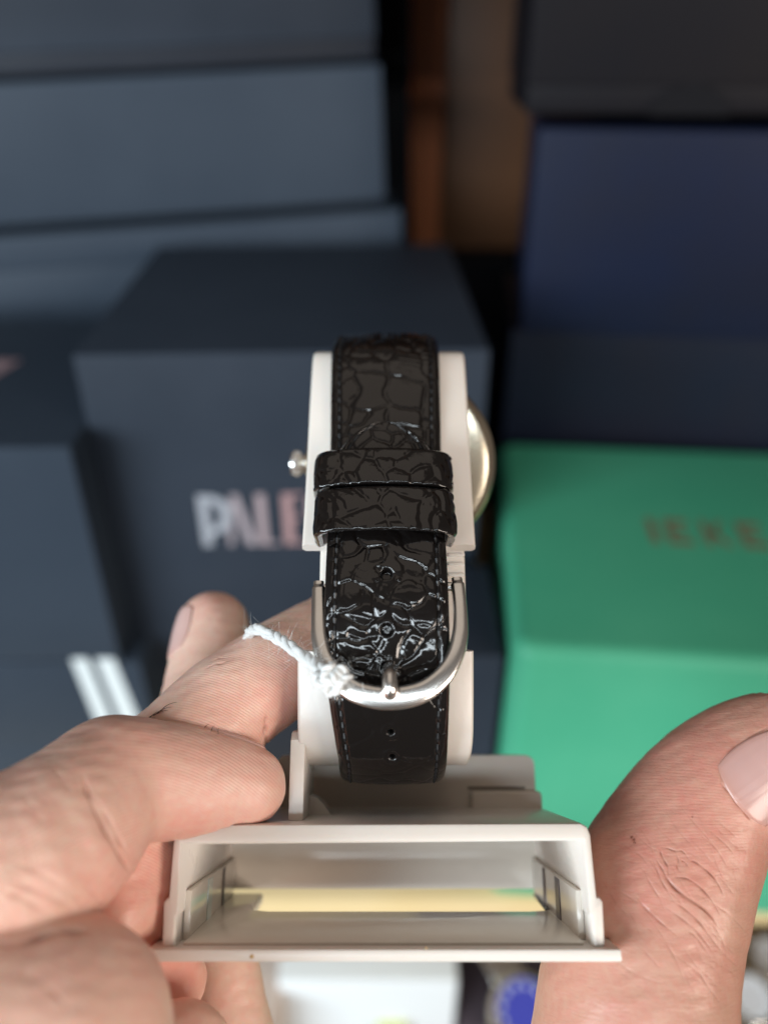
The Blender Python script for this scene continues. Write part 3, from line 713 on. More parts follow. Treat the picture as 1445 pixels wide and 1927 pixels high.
# keepers
def keeper(rowT, rowB, pxl, pxr, yT, yB, depth, seed, lift, th=1.15):
    zT, zB = rowz(rowT, yT), rowz(rowB, yB)
    c = U((pxl + pxr) / 2, (rowT + rowB) / 2, (yT + yB) / 2); hw = (pxr - pxl) / 2 / F * ((yT + yB) / 2 + 3)
    # path round the strap: rounded rectangle in (x, depth)
    r = 2.2; seq = []
    def arc(cx, cy, a0, a1, n=12): return [(cx + r * math.cos(t), cy + r * math.sin(t)) for t in np.linspace(a0, a1, n)]
    pp = arc(-hw + r, r, math.pi * 1.5, math.pi, 14)[::-1]
    path = arc(-hw + r, depth - r, math.pi * 0.5, math.pi, 8) + arc(-hw + r, r, math.pi, math.pi * 1.5, 14) + arc(hw - r, r, -math.pi / 2, 0, 14) + arc(hw - r, depth - r, 0, math.pi / 2, 8)
    path = np.array(path + [path[0]])
    Q, s = resample(path, 0.13); Q = Q[:-1]; s = s[:-1]
    # front bulges with the padded strap
    fb = np.clip(1 - np.abs(Q[:, 0] / hw) ** 2.0, 0, 1) * (Q[:, 1] < r * 0.9)
    Q[:, 1] -= lift * fb
    Tn = np.roll(Q, -1, 0) - np.roll(Q, 1, 0); Tn /= np.linalg.norm(Tn, axis=1)[:, None]
    Nn = np.stack([Tn[:, 1], -Tn[:, 0]], 1)          # outward
    nv = 46; v = np.linspace(0, 1, nv)
    Sg = np.repeat(s[:, None], nv, 1); Wg = np.repeat((v * (zT - zB))[None, :], len(s), 0)
    rel = croc(Sg, Wg - 2, seed, 3.9) * 0.9
    ed = np.minimum(v, 1 - v) * (zT - zB)
    pad = -0.38 * np.exp(-ed / 0.22)
    fade = np.clip(ed / 0.35, 0, 1)
    off = rel * fade[None] + pad[None]
    rings = []
    for k in range(len(s)):
        zz_ = zB + v * (zT - zB); yy = yB + v * (yT - yB)
        arch = 0.55 * (1 - abs(Q[k, 0] / hw) ** 2.4)
        o3 = np.stack([c[0] + Q[k, 0] + Nn[k, 0] * off[k], yy + Q[k, 1] + Nn[k, 1] * off[k], zz_ + 0 * v + arch * 0.6], 1)
        vi = np.array([0.985, 0.75, 0.25, 0.015]); zi_ = zB + vi * (zT - zB); yi = yB + vi * (yT - yB)
        i3 = np.stack([c[0] + Q[k, 0] - Nn[k, 0] * th + 0 * vi, yi + Q[k, 1] - Nn[k, 1] * th, zi_ + arch * 0.6], 1)
        rings.append(np.concatenate([o3, i3]))
    V, Fc = loft(rings, closed=True)
    watch.part('keeper', V, Fc, M['leather'], smooth=180)
keeper(850, 918, 585, 858, 115.9, 113.4, 9.5, 31, 1.3)
keeper(922, 1004, 588, 861, 113.0, 110.2, 10.5, 47, 1.3)

# buckle: a polished U frame, wide at its foot
def buckle():
    c = [  # px, py, y, half width mm (in plane), half thickness
        (600, 1098, 113.5, 1.0, 1.0), (600, 1140, 112.2, 1.0, 1.0), (600, 1176, 111.2, 1.05, 1.0), (602, 1206, 110.6, 1.15, 1.0), (611, 1240, 110.0, 1.16, 0.9), (632, 1273, 109.6, 1.30, 0.9), (664, 1299, 109.3, 1.42, 0.9), (700, 1311, 109.1, 1.50, 0.9),
        (735, 1314, 109.0, 1.52, 0.9), (770, 1310, 109.1, 1.50, 0.9), (804, 1297, 109.3, 1.42, 0.9), (836, 1269, 109.6, 1.30, 0.9), (855, 1236, 110.0, 1.16, 0.9), (864, 1202, 110.6, 1.15, 1.0), (866, 1172, 111.2, 1.05, 1.0), (864, 1132, 112.2, 1.0, 1.0), (859, 1091, 113.5, 1.0, 1.0)]
    P = np.array([list(U(a, b, y)) + [w_, t_] for a, b, y, w_, t_ in c])
    Q, s = resample(catmull(P, 14), 0.35)
    C = Q[:, :3]; T = np.gradient(C, axis=0); T /= np.linalg.norm(T, axis=1)[:, None]
    rings = []
    for k in range(len(C)):
        nrm = np.array([0, -1.0, -0.15]); nrm -= T[k] * nrm.dot(T[k]); nrm /= np.linalg.norm(nrm)
        sd = np.cross(T[k], nrm)
        th = np.arange(20) / 20 * 2 * np.pi
        ex = 0.58
        a = np.sign(np.cos(th)) * np.abs(np.cos(th)) ** ex * Q[k, 3]; b = np.sign(np.sin(th)) * np.abs(np.sin(th)) ** ex * Q[k, 4]
        f = 1.0 if 2 < k < len(C) - 3 else 0.8
        rings.append(C[k] + f * (a[:, None] * sd + b[:, None] * nrm))
    b = watch.part('buckle', *loft(rings), M['steel'], smooth=60)
    # tongue over the bar, with the notch it rests in
    tg = [U(733, 1259, 111.6), U(733, 1262, 109.6), U(733, 1271, 107.6), U(733.5, 1290, 107.05), U(734, 1302, 107.3), U(734, 1309, 108.2)]
    Pt, _ = resample(catmull(np.array(tg), 10), 0.25)
    watch.part('tongue', *tube(Pt, np.r_[np.full(len(Pt) - 3, 1.05), 0.9, 0.7, 0.35], 16), M['steel'], parent=b)
    nt_ = U(745, 1301, 108.1)
    Pn = [U(717, 1296, 107.9), U(722, 1307, 107.75), U(734, 1312, 107.7), U(746, 1307, 107.75), U(752, 1294, 107.9)]
    Pn, _ = resample(catmull(np.array(Pn), 8), 0.25)
    watch.part('notch_lip', *tube(Pn, np.interp(np.linspace(0, 1, len(Pn)), [0, .2, .8, 1], [.1, .32, .32, .1]), 8), M['steel'], parent=b)
    # spring bar
    bar = [U(598, 1108, 113.8), U(862, 1104, 113.8)]
    watch.part('spring_bar', *tube(np.linspace(bar[0], bar[1], 8), 0.7, 10), M['steel'], parent=b)
buckle()

# case, bezel and crown, mostly hidden behind the cuff
cc = np.array([(745 - CX) / F * 152.0, 0, 0]); _v = (CY - 872) / F
cc = 152.0 * np.array([(753 - CX) / F, CT - _v * ST, ST + _v * CT])
ax = np.array([0, math.cos(rad(24)), math.sin(rad(24))])
case = watch.part('case', *lathe([(14.5, -5.2), (16.0, -4.9), (16.3, -3.2), (17.2, -2.6), (17.8, -1.6), (17.8, 2.0), (17.4, 2.3)], cc, ax, 96), M['gold'], smooth=30)
bz_ = watch.part('bezel', *lathe([(17.0, 2.2), (17.7, 2.4), (18.1, 3.0), (18.1, 3.6), (17.7, 4.1), (17.1, 4.3), (17.0, 4.8), (16.6, 5.4), (16.0, 5.8)], cc, ax, 96), M['gold'], smooth=30)
lugm = MB()
up_ = np.array([0, -math.sin(rad(24)), math.cos(rad(24))])
for sx in (-1, 1):
    for sz in (-1, 1):
        A = cc + np.array([sx * 10.8, 0, 0]) + up_ * sz * 13; B = cc + np.array([sx * 10.6, 0, 0]) + up_ * sz * 17 - ax * 1.0; C = cc + np.array([sx * 10.4, 0, 0]) + up_ * sz * 19 - ax * 2.5
        V, Fc = tube(catmull([A, B, C], 8), 1.5, 10); watch.part('lug', V, Fc, M['gold'], parent=case)
cl = cc + np.array([-18.0, 0, 0])
prof = [(1.7, 0), (1.7, 0.6), (2.05, 0.8), (2.2, 1.1), (2.2, 2.3), (2.0, 2.7), (0.8, 2.9)]
cr = watch.part('crown', *lathe(prof, cl, (-1, 0, 0), 32), M['steel'], parent=case, smooth=30)
fl = MB()
for a in range(20):
    t = a / 20 * 2 * math.pi; c = cl + np.array([-1.7, 2.2 * math.cos(t), 2.2 * math.sin(t)]); fl.add(*bev_box(c[0] - 0.6, c[0] + 0.6, c[1] - 0.14, c[1] + 0.14, c[2] - 0.14, c[2] + 0.14, 0.05, 1))
for v_, f_ in [fl.arr()]:
    watch.part('crown_flute', v_, f_, M['steel'], parent=case)

# ------------------------------------------------------------------ cotton string of the price tag
def string():
    T = held('tag_string', 'white cotton string knotted on the buckle and draped over the finger', 'string', U(620, 1290, 108))
    path = [U(470, 1215, 131), U(467, 1200, 127), U(474, 1186, 122.5), U(492, 1186, 119.5), U(520, 1200, 117.2), U(553, 1222, 114.2), U(583, 1243, 110.5), U(605, 1262, 107.6), U(618, 1276, 106.6)]
    P, s = resample(catmull(np.array(path), 16), 0.22)
    def ply(P, s, ph, r, roff, pitch):
        T_ = np.gradient(P, axis=0); T_ /= np.linalg.norm(T_, axis=1)[:, None]
        a = np.cross(T_, [0, 1, 0.1]); a /= np.linalg.norm(a, axis=1)[:, None]; b = np.cross(T_, a)
        t = s / pitch * 2 * np.pi + ph
        return P + roff * (np.cos(t)[:, None] * a + np.sin(t)[:, None] * b)
    thick = np.interp(s / s[-1], [0, 0.12, 0.4, 0.85, 1], [0.30, 0.52, 0.62, 0.66, 0.6])
    for k in range(3):
        Q = ply(P, s, k * 2.094 + 0.9 * np.sin(s * 0.7), None, 0.38, 9.0) + 0.08 * np.stack([np.sin(s * 2.1 + k), np.sin(s * 1.7 + 2 * k), np.sin(s * 2.6 + 3 * k)], 1)
        T.part('ply', *tube(Q, thick * 0.86, 8), M['cotton'], smooth=180)
    kc = U(622, 1276, 106.4)
    def loopk(sc, ax_, cz, seed, n=60):
        r = np.random.RandomState(seed); t = np.linspace(0, 2 * np.pi, n)
        A = r.randn(3); A /= np.linalg.norm(A); B = np.cross(A, r.randn(3)); B /= np.linalg.norm(B)
        return kc + cz + sc * (np.cos(t)[:, None] * A + np.sin(t)[:, None] * B * 0.8) + 0.25 * sc * np.sin(3 * t)[:, None] * np.cross(A, B)
    for q_, (sc, dz, sd) in enumerate([(1.35, (-0.5, 0.2, -0.1), 3), (1.25, (0.5, 0.1, -0.5), 8), (1.1, (-0.1, -0.2, 0.5), 5), (0.9, (0.9, 0.2, 0.3), 12)]):
        L_ = loopk(sc, None, np.array(dz), sd)
        s2 = np.linspace(0, 7, len(L_))
        for k in range(2):
            T.part('knot_loop', *tube(ply(L_, s2, k * 3.14, None, 0.28, 2.4), 0.40, 7), M['cotton'], smooth=180)
    tails = [[U(628, 1270, 106.2), U(640, 1258, 105.8), U(650, 1262, 106.0), U(648, 1270, 106.2)], [U(630, 1282, 106.0), U(645, 1280, 105.6), U(660, 1270, 106.0)], [U(615, 1284, 106.2), U(614, 1296, 106.4), U(622, 1304, 107.0), U(617, 1310, 107.3)]]
    for tl in tails:
        L_, s2 = resample(catmull(np.array(tl), 10), 0.2)
        for k in range(2):
            T.part('tail', *tube(ply(L_, s2, k * 3.14, None, 0.25, 2.6), np.linspace(0.42, 0.30, len(L_)), 7), M['cotton'], smooth=180)
    mb = MB(); r = np.random.RandomState(4)
    allp = np.vstack([P[8:], P[len(P) // 2:], kc + r.randn(120, 3) * np.array([1.3, 0.6, 1.3])])
    for _ in range(520):
        p = allp[r.randint(len(allp))] + r.randn(3) * 0.35
        d = r.randn(3); d[1] -= 0.4; d /= np.linalg.norm(d); l = abs(r.randn()) * 1.0 + 0.7; c = r.randn(3) * 0.5
        tt = np.linspace(0, 1, 5)[:, None]
        mb.add(*tube(p + d * l * tt + c * tt ** 2 * l, 0.010, 3, False))
    for a, b in (((682, 1285), (690, 1305)), ((703, 1300), (712, 1314))):
        mb.add(*tube(catmull([U(*a, 107.5), U((a[0] + b[0]) / 2 - 2, (a[1] + b[1]) / 2 + 4, 107.3), U(*b, 107.5)], 6), 0.035, 3, False))
    V, Fc = mb.arr(); T.part('fuzz', V, Fc, M['cotton'], kind='stuff')
string()

# ------------------------------------------------------------------ hands (a signed distance field, meshed with surface nets)
def sd_cone(P, a, b, ra, rb):
    ab = b - a; l2 = ab.dot(ab); pa = P - a
    t = np.clip(pa @ ab / l2, 0, 1)
    q_ = pa - t[:, None] * ab
    return np.sqrt(np.einsum('ij,ij->i', q_, q_)) - (ra + (rb - ra) * t)
def smin(a, b, k):
    h = np.clip(0.5 + 0.5 * (b - a) / k, 0, 1); return b + (a - b) * h - k * h * (1 - h)
def smax(a, b, k): return -smin(-a, -b, k)
def sd_box(P, c, h):
    q_ = np.abs(P - c) - h; return np.linalg.norm(np.maximum(q_, 0), axis=1) + np.minimum(q_.max(1), 0)
def fine(pts, k=3):
    Q = catmull(np.array([[*p, r] for p, r in pts]), k); return [(q[:3], q[3]) for q in Q]
def chain(P, pts, k=1.5):
    d = None
    for (a, ra), (b, rb) in zip(pts[:-1], pts[1:]):
        e = sd_cone(P, a, b, ra, rb); d = e if d is None else smin(d, e, k)
    return d
def poly_dist(P, L):
    d = np.full(len(P), 1e9)
    for a, b in zip(L[:-1], L[1:]):
        ab = b - a; t = np.clip((P - a) @ ab / (ab @ ab), 0, 1); d = np.minimum(d, np.linalg.norm(P - a - t[:, None] * ab, axis=1))
    return d
def poly_near(P, L):
    d = np.full(len(P), 1e9); tt = np.zeros(len(P)); n = len(L) - 1
    for i, (a, b) in enumerate(zip(L[:-1], L[1:])):
        ab = b - a; t = np.clip((P - a) @ ab / (ab @ ab + 1e-12), 0, 1); e = np.linalg.norm(P - a - t[:, None] * ab, axis=1)
        m = e < d; d = np.where(m, e, d); tt = np.where(m, (i + t) / n, tt)
    return d, tt
def trace(f, px, y0=82.0):
    """where the lines of sight to these photo points meet the skin"""
    D = np.array([U(a, b, 1.0) for a, b in px]); D /= np.linalg.norm(D, axis=1)[:, None]; t = np.full(len(D), y0)
    for _ in range(60):
        t = np.minimum(t + np.clip(f(D * t[:, None]), -1, 4) * 0.9, 185)
    return D * t[:, None]
def surface_nets(f, lo, hi, h):
    n = [int(math.ceil((hi[k] - lo[k]) / h)) + 1 for k in range(3)]
    ax_ = [lo[k] + h * np.arange(n[k]) for k in range(3)]
    n = [((k - 1 + 3) // 4) * 4 + 1 for k in n]
    ax_ = [lo[k] + h * np.arange(n[k]) for k in range(3)]
    G = np.stack(np.meshgrid(ax_[0][::4], ax_[1][::4], ax_[2][::4], indexing='ij'), -1); cs = G.shape[:3]
    Dc = f(G.reshape(-1, 3)).reshape(cs)
    near = np.zeros([k - 1 for k in cs], bool)
    for a in (0, 1):
        for b in (0, 1):
            for e in (0, 1): near |= np.abs(Dc[a:cs[0] - 1 + a, b:cs[1] - 1 + b, e:cs[2] - 1 + e]) < 4 * h * 1.15
    ii = [np.minimum((np.arange(k) + 2) // 4, (k - 1) // 4) for k in n]
    D = Dc[np.ix_(*ii)].astype(np.float32)
    need = np.zeros(n, bool)
    for c_ in np.argwhere(near): need[4 * c_[0]:4 * c_[0] + 5, 4 * c_[1]:4 * c_[1] + 5, 4 * c_[2]:4 * c_[2] + 5] = True
    I0 = np.argwhere(need); vals = np.empty(len(I0), np.float32)
    for k in range(0, len(I0), 200000): vals[k:k + 200000] = f(np.array(lo) + h * I0[k:k + 200000])
    D[need] = vals
    S = D < 0
    c = S[:-1, :-1, :-1].astype(np.int8)
    tot = sum(S[a:n[0] - 1 + a, b:n[1] - 1 + b, e:n[2] - 1 + e].astype(np.int8) for a in (0, 1) for b in (0, 1) for e in (0, 1))
    act = (tot > 0) & (tot < 8)
    idx = np.full(act.shape, -1, np.int64); I = np.argwhere(act); idx[act] = np.arange(len(I))
    V = np.array(lo) + h * (I + 0.5)
    faces = []
    for axn in range(3):
        sl0 = [slice(None)] * 3; sl1 = [slice(None)] * 3; sl0[axn] = slice(0, -1); sl1[axn] = slice(1, None)
        A, B = S[tuple(sl0)], S[tuple(sl1)]
        E = np.argwhere(A != B)
        u, v = [(1, 2), (2, 0), (0, 1)][axn]
        ok = (E[:, u] > 0) & (E[:, v] > 0) & (E[:, u] < n[u] - 1) & (E[:, v] < n[v] - 1); E = E[ok]
        def cell(du, dv):
            Q = E.copy(); Q[:, u] -= du; Q[:, v] -= dv; return idx[Q[:, 0], Q[:, 1], Q[:, 2]]
        q_ = np.stack([cell(1, 1), cell(0, 1), cell(0, 0), cell(1, 0)], 1)
        flip = ~A[E[:, 0], E[:, 1], E[:, 2]]
        q_[flip] = q_[flip][:, ::-1]
        faces.append(q_)
    return V, np.vstack(faces)
def subdivide(V, Q):
    e = np.vstack([Q[:, [0, 1]], Q[:, [1, 2]], Q[:, [2, 3]], Q[:, [3, 0]]]); e.sort(axis=1)
    key = e[:, 0] * len(V) + e[:, 1]; uq, inv = np.unique(key, return_inverse=True); inv = inv.ravel()
    mid = (V[uq // len(V)] + V[uq % len(V)]) / 2; n = len(Q); nv = len(V); ne = len(uq)
    cen = V[Q].mean(1); m = [nv + inv[k * n:(k + 1) * n] for k in range(4)]; c = nv + ne + np.arange(n)
    F_ = np.vstack([np.stack([Q[:, 0], m[0], c, m[3]], 1), np.stack([m[0], Q[:, 1], m[1], c], 1), np.stack([c, m[1], Q[:, 2], m[2]], 1), np.stack([m[3], c, m[2], Q[:, 3]], 1)])
    return np.vstack([V, mid, cen]), F_
def refine(V, Fl, mask):
    """split the masked quads in four; neighbours keep the new edge points as n-gons, so no cracks"""
    edge = {}; V = list(V); out_ = []
    def mid(a, b):
        k = (a, b) if a < b else (b, a)
        if k not in edge: edge[k] = len(V); V.append((V[a] + V[b]) / 2)
        return edge[k]
    for f_, m_ in zip(Fl, mask):
        if m_ and len(f_) == 4:
            a, b, c, d = f_; e1, e2, e3, e4 = mid(a, b), mid(b, c), mid(c, d), mid(d, a); o_ = len(V); V.append((V[a] + V[b] + V[c] + V[d]) / 4)
            out_ += [(a, e1, o_, e4), (e1, b, e2, o_), (o_, e2, c, e3), (e4, o_, e3, d)]
        else: out_.append(tuple(f_))
    fin = []
    for f_ in out_:
        g = []
        for k in range(len(f_)):
            a, b = f_[k], f_[(k + 1) % len(f_)]; g.append(a)
            e_ = edge.get((a, b) if a < b else (b, a))
            if e_ is not None: g.append(e_)
        fin.append(tuple(g))
    return np.array(V), fin
def grad(f, V, e=0.05):
    g = np.stack([f(V + np.eye(3)[k] * e) - f(V - np.eye(3)[k] * e) for k in range(3)], 1) / (2 * e)
    return g / (np.linalg.norm(g, axis=1)[:, None] + 1e-9)
def project(f, V, it=3):
    for _ in range(it):
        g = grad(f, V); V = V - np.clip(f(V), -0.5, 0.5)[:, None] * g
    return V
def pt(px, py, y, r): return (U(px, py, y), r)
zpl_mid = (z_pl0 + z_pl1) / 2
def base_solid(P):
    d1 = sd_box(P, np.array([(pl + pr) / 2, YB + BD / 2 - 0.7, zpl_mid]), np.array([(pr - pl) / 2, BD / 2 + 0.8, (z_pl1 - z_pl0) / 2]))
    d2 = sd_box(P, np.array([(out[0][0] + out[-1][0]) / 2, YB + BD / 2, (z_top + z_pl1) / 2]), np.array([(out[-2][0] - out[1][0]) / 2 - 0.4, BD / 2, (z_top - z_pl1) / 2]))
    return np.minimum(d1, d2)

def make_hand(name, label, f_raw, lo, hi, h, creases, blush, ridge, skin, O, nails, hairs=(), subs=1):
    V, Q = surface_nets(f_raw, lo, hi, h)
    V = project(f_raw, V, 2)
    for _ in range(1):      # even out the grid, then return to the surface
        acc = np.zeros_like(V); cnt = np.zeros(len(V))
        for a, b in ((0, 1), (1, 2), (2, 3), (3, 0)):
            np.add.at(acc, Q[:, a], V[Q[:, b]]); np.add.at(cnt, Q[:, a], 1); np.add.at(acc, Q[:, b], V[Q[:, a]]); np.add.at(cnt, Q[:, b], 1)
        V = 0.5 * V + 0.5 * acc / cnt[:, None]; V = project(f_raw, V, 1)
    for _ in range(subs):
        V, Q = subdivide(V, Q); V = project(f_raw, V, 1)
    Q = [tuple(q_) for q_ in Q.tolist()]
    lines = [trace(f_raw, catmull(np.array(line, float), 6)) for line, *_ in creases]
    for reach in (1.5, 0.75):
        C = V[np.array([q_[:4] for q_ in Q])].mean(1); near = np.zeros(len(C), bool)
        for L_ in lines:
            k = np.where(np.all((C > L_.min(0) - reach) & (C < L_.max(0) + reach), 1))[0]
            if len(k): near[k] |= poly_dist(C[k], L_) < reach
        n0_ = len(V); V, Q = refine(V, Q, near); V[n0_:] = project(f_raw, V[n0_:], 2)
    g = grad(f_raw, V)
    disp = np.zeros(len(V)); crease_tone = np.zeros(len(V))
    for (line, depth, wid, tone_amt), L_ in zip(creases, lines):
        lo_ = L_.min(0) - 6 * wid - 0.5; hi_ = L_.max(0) + 6 * wid + 0.5
        k = np.where(np.all((V > lo_) & (V < hi_), 1))[0]
        if len(k) == 0: continue
        d, tt = poly_near(V[k], L_)
        am = np.sin(np.clip(tt, 0.02, 0.98) * np.pi) ** 0.6 * (0.75 + 0.35 * np.sin(tt * 17 + 3 * depth * 10))
        wd = wid * (0.6 + 0.5 * np.sin(tt * np.pi))
        disp[k] -= depth * am * np.exp(-(d / wd) ** 2)
        disp[k] += depth * 0.16 * am * np.exp(-((d - 4.5 * wid) / (2.6 * wid)) ** 2)
        crease_tone[k] = np.maximum(crease_tone[k], tone_amt * am * np.exp(-(d / wd) ** 2) + 0.22 * tone_amt * am * np.exp(-(d / (4 * wid)) ** 2))
    disp += 0.09 * vnoise(V[:, 0] + 0.7 * V[:, 1], V[:, 2], 3, 0.5) + 0.035 * vnoise(V[:, 0], V[:, 2] + 0.5 * V[:, 1], 5, 1.6)
    V2 = V + g * disp[:, None]
    o = solo(name, V2, Q, skin, label, 'hand', O, smooth=180)
    o['group'] = 'hands holding the stand'
    me = o.data
    for nm, arr in (('blush', blush(V)), ('crease', crease_tone), ('ridge', ridge(V))):
        at = me.attributes.new(nm, 'FLOAT', 'POINT'); at.data.foreach_set('value', np.asarray(arr, np.float32))
    for (c, a, nn, ln, ang, rr, nm) in nails:
        if len(c) == 2:
            c = trace(f_raw, [c])[0]; gn = grad(f_raw, c[None])[0]; nn = gn if nn is None else nn; c = c - gn * rr
        a = a / np.linalg.norm(a); nn = nn - a * nn.dot(a); nn /= np.linalg.norm(nn); b = np.cross(a, nn)
        nu, nv = 40, 34
        uu = np.linspace(-1, 1, nu); vv = np.linspace(-1, 1, nv)
        G = []; H = []; RM = []; GR = []
        for u in uu:
            for v in vv:
                # squircle disc mapping so that the nail has rounded ends
                x = u * math.sqrt(max(0, 1 - 0.42 * v * v)); y_ = v * math.sqrt(max(0, 1 - 0.30 * u * u))
                th = y_ * ang
                G.append(c + a * x * ln / 2 + rr * (math.cos(th) * nn + math.sin(th) * b))
                e = max(abs(u), abs(v)); RM.append(e ** 7 + 0.25 * max(0, -u - 0.45)); GR.append(0.5 + 0.5 * math.sin(v * 23 + 2 * math.sin(v * 7))); H.append(0.24 - 0.12 * e ** 4 - 1.0 * max(0, (e - 0.93) / 0.07) ** 2 + 0.08 * max(0, u))
        G = np.array(G); G = project(f_raw, G, 6); gg = grad(f_raw, G); G = G + gg * np.array(H)[:, None]
        i = np.arange(nu - 1)[:, None]; j = np.arange(nv - 1)[None]
        Fq = np.stack([i * nv + j, i * nv + j + 1, (i + 1) * nv + j + 1, (i + 1) * nv + j], -1).reshape(-1, 4)
        mn = build('nail', (G - np.array(O)) / 1000, Fq, M['thumb_nail'] if rr > 7 else M['nail'], 180)
        for an_, av_ in (('rim', RM), ('groove', GR)):
            aa = mn.attributes.new(an_, 'FLOAT', 'POINT'); aa.data.foreach_set('value', np.array(av_, np.float32))
        on = bpy.data.objects.new(nm, mn); SC.collection.objects.link(on); on.parent = o
    if hairs:
        mb = MB()
        for p, d, l in hairs:
            p = project(f_raw, np.array([p]), 4)[0]; d = np.array(d, float); d /= np.linalg.norm(d); t = np.linspace(0, 1, 6)[:, None]
            mb.add(*tube(p + d * l * t + np.array([0.2, 0, -0.35]) * l * t ** 2, np.linspace(0.05, 0.015, 6), 4, False))
        Vh, Fh = mb.arr(); mh = build('hair', (Vh - np.array(O)) / 1000, Fh, M['hair'], 60)
        oh = bpy.data.objects.new('hair', mh); SC.collection.objects.link(oh); oh.parent = o
    print(name, len(V2), 'verts')
    return o

# ---- left hand: forefinger bent over the base, the others behind and below
fA = fine([pt(466, 1481, 121, 5.5), pt(400, 1474, 120, 6.7), pt(300, 1468, 117, 7.6), pt(208, 1468, 114, 8.3)])
fA2 = fine([pt(208, 1468, 114, 8.3), pt(104, 1578, 107, 9.9), pt(-60, 1680, 103, 12), pt(-330, 1800, 104, 15)])
fB = fine([pt(690, 1165, 141, 6.4), pt(640, 1190, 138, 6.9), pt(545, 1246, 132.5, 7.3), pt(500, 1280, 130.5, 7.2), pt(420, 1338, 128, 7.8), pt(300, 1455, 126, 8.6), pt(80, 1590, 128, 11), pt(-260, 1760, 126, 17)])
fC = fine([pt(402, 1176, 151, 6.4), pt(393, 1250, 149, 6.7), pt(352, 1400, 143, 7.4), pt(160, 1560, 142, 9), pt(-200, 1720, 138, 14)])
fD = [pt(92, 1966, 101, 13.4), pt(-60, 1985, 100, 14.5), pt(-330, 2000, 106, 20)]
fE = [pt(318, 1846, 131, 5.4), pt(255, 1790, 128, 7.2), pt(215, 1690, 124, 9.2), pt(222, 1600, 124, 8.6), pt(90, 1650, 122, 11), pt(-200, 1780, 122, 16)]
fG = [pt(420, 1800, 147, 5.6), pt(432, 1960, 147, 6.8), pt(330, 2150, 140, 9), pt(0, 2150, 125, 16)]
fH = [pt(338, 1992, 120, 6.9), pt(230, 2040, 117, 9), pt(-60, 2080, 112, 14)]
fW = [pt(-330, 1850, 112, 22), pt(-620, 2050, 112, 25), pt(-1000, 2300, 112, 25)]
def f_left(P):
    P = np.asarray(P, float)
    A = smin(chain(P, fA, 1.2), chain(P, fA2, 1.6), 1.1)
    d = smin(A, chain(P, fW, 4), 3.0)
    d = smin(d, chain(P, fD, 3), 0.7)
    e = chain(P, fE, 2)
    d = smin(d, e, 1.0)
    b = chain(P, fB, 1.8); b = smin(b, chain(P, fC, 2), 0.5)
    d = smin(d, b, 0.5)
    d = smin(d, smin(chain(P, fG, 2), chain(P, fH, 2), 0.6), 0.7)
    d = smax(d, -base_solid(P) + 0.02, 0.5)
    return d
def blush_l(V):
    o = np.zeros(len(V)); 
    for (a, b, y, r, s) in ((420, 1500, 116, 14, 0.42), (250, 1640, 108, 10, 0.15), (520, 1330, 127, 10, 0.35), (400, 1120, 148, 8, 0.45), (270, 1740, 125, 14, 0.6), (340, 1850, 128, 10, 0.4), (90, 1860, 95, 18, 0.22), (200, 1390, 110, 9, 0.2)):
        o += s * np.exp(-(np.linalg.norm(V - U(a, b, y), axis=1) / r) ** 2)
    return o
def ridge_l(V):
    o = np.exp(-(np.linalg.norm(V - U(380, 1490, 113), axis=1) / 13) ** 4) + 0.7 * np.exp(-(np.linalg.norm(V - U(110, 1600, 98), axis=1) / 14) ** 4) + 0.8 * np.exp(-(np.linalg.norm(V - U(500, 1330, 123), axis=1) / 11) ** 4)
    return np.clip(o, 0, 1)
def uline(pts, y): return pts
cre_l = [
    ([(158, 1462), (166, 1490), (182, 1524), (205, 1570), (226, 1608), (244, 1640)], 0.60, 0.40, 0.34),
    ([(180, 1500), (206, 1545), (228, 1585), (240, 1606)], 0.30, 0.30, 0.22),
    ([(-20, 1772), (40, 1774), (90, 1758), (140, 1752), (182, 1752)], 0.45, 0.40, 0.40),
    ([(502, 1345), (500, 1375), (503, 1404)], 0.40, 0.35, 0.32),
    ([(384, 1262), (402, 1252), (420, 1248), (436, 1240)], 0.14, 0.2, 0.28),
    ([(390, 1250), (410, 1240), (425, 1238)], 0.10, 0.16, 0.22),
    ([(0, 1650), (60, 1672), (120, 1700), (150, 1722)], 0.10, 0.30, 0.10),
    ([(0, 1672), (50, 1694), (100, 1726)], 0.10, 0.30, 0.10),
    ([(0, 1610), (70, 1640), (140, 1680)], 0.07, 0.30, 0.06),
    ([(140, 1500), (120, 1470), (95, 1440)], 0.08, 0.35, 0.05),
    ([(230, 1634), (220, 1660), (200, 1690)], 0.06, 0.25, 0.06),
    ([(210, 1644), (211, 1645), (213, 1648)], 0.05, 0.2, 0.5),
    ([(30, 1830), (80, 1850), (140, 1900)], 0.07, 0.3, 0.06),
    ([(345, 1560), (330, 1582), (300, 1604)], 0.12, 0.35, 0.10),
]
rw = np.random.RandomState(5)
for _ in range(26):
    cx_, cy_ = rw.uniform(0, 230), rw.uniform(1480, 1900)
    an_ = math.radians(rw.normal(52 if cy_ < 1740 else 38, 12)); ln_ = rw.uniform(16, 44); bw = rw.uniform(-5, 5)
    ex_, ey_ = math.cos(an_) * ln_, math.sin(an_) * ln_
    cre_l.append(([(cx_ - ex_, cy_ - ey_), (cx_ + bw, cy_ - bw), (cx_ + ex_, cy_ + ey_)], rw.uniform(0.02, 0.06), rw.uniform(0.14, 0.22), rw.uniform(0.02, 0.07)))
OL = U(100, 1700, 110)
skin_l = skin_mat('left_hand_skin', (0.81, 0.555, 0.445), (0.81, 0.41, 0.335), U(150, 1900, 112) - OL, 0.36)
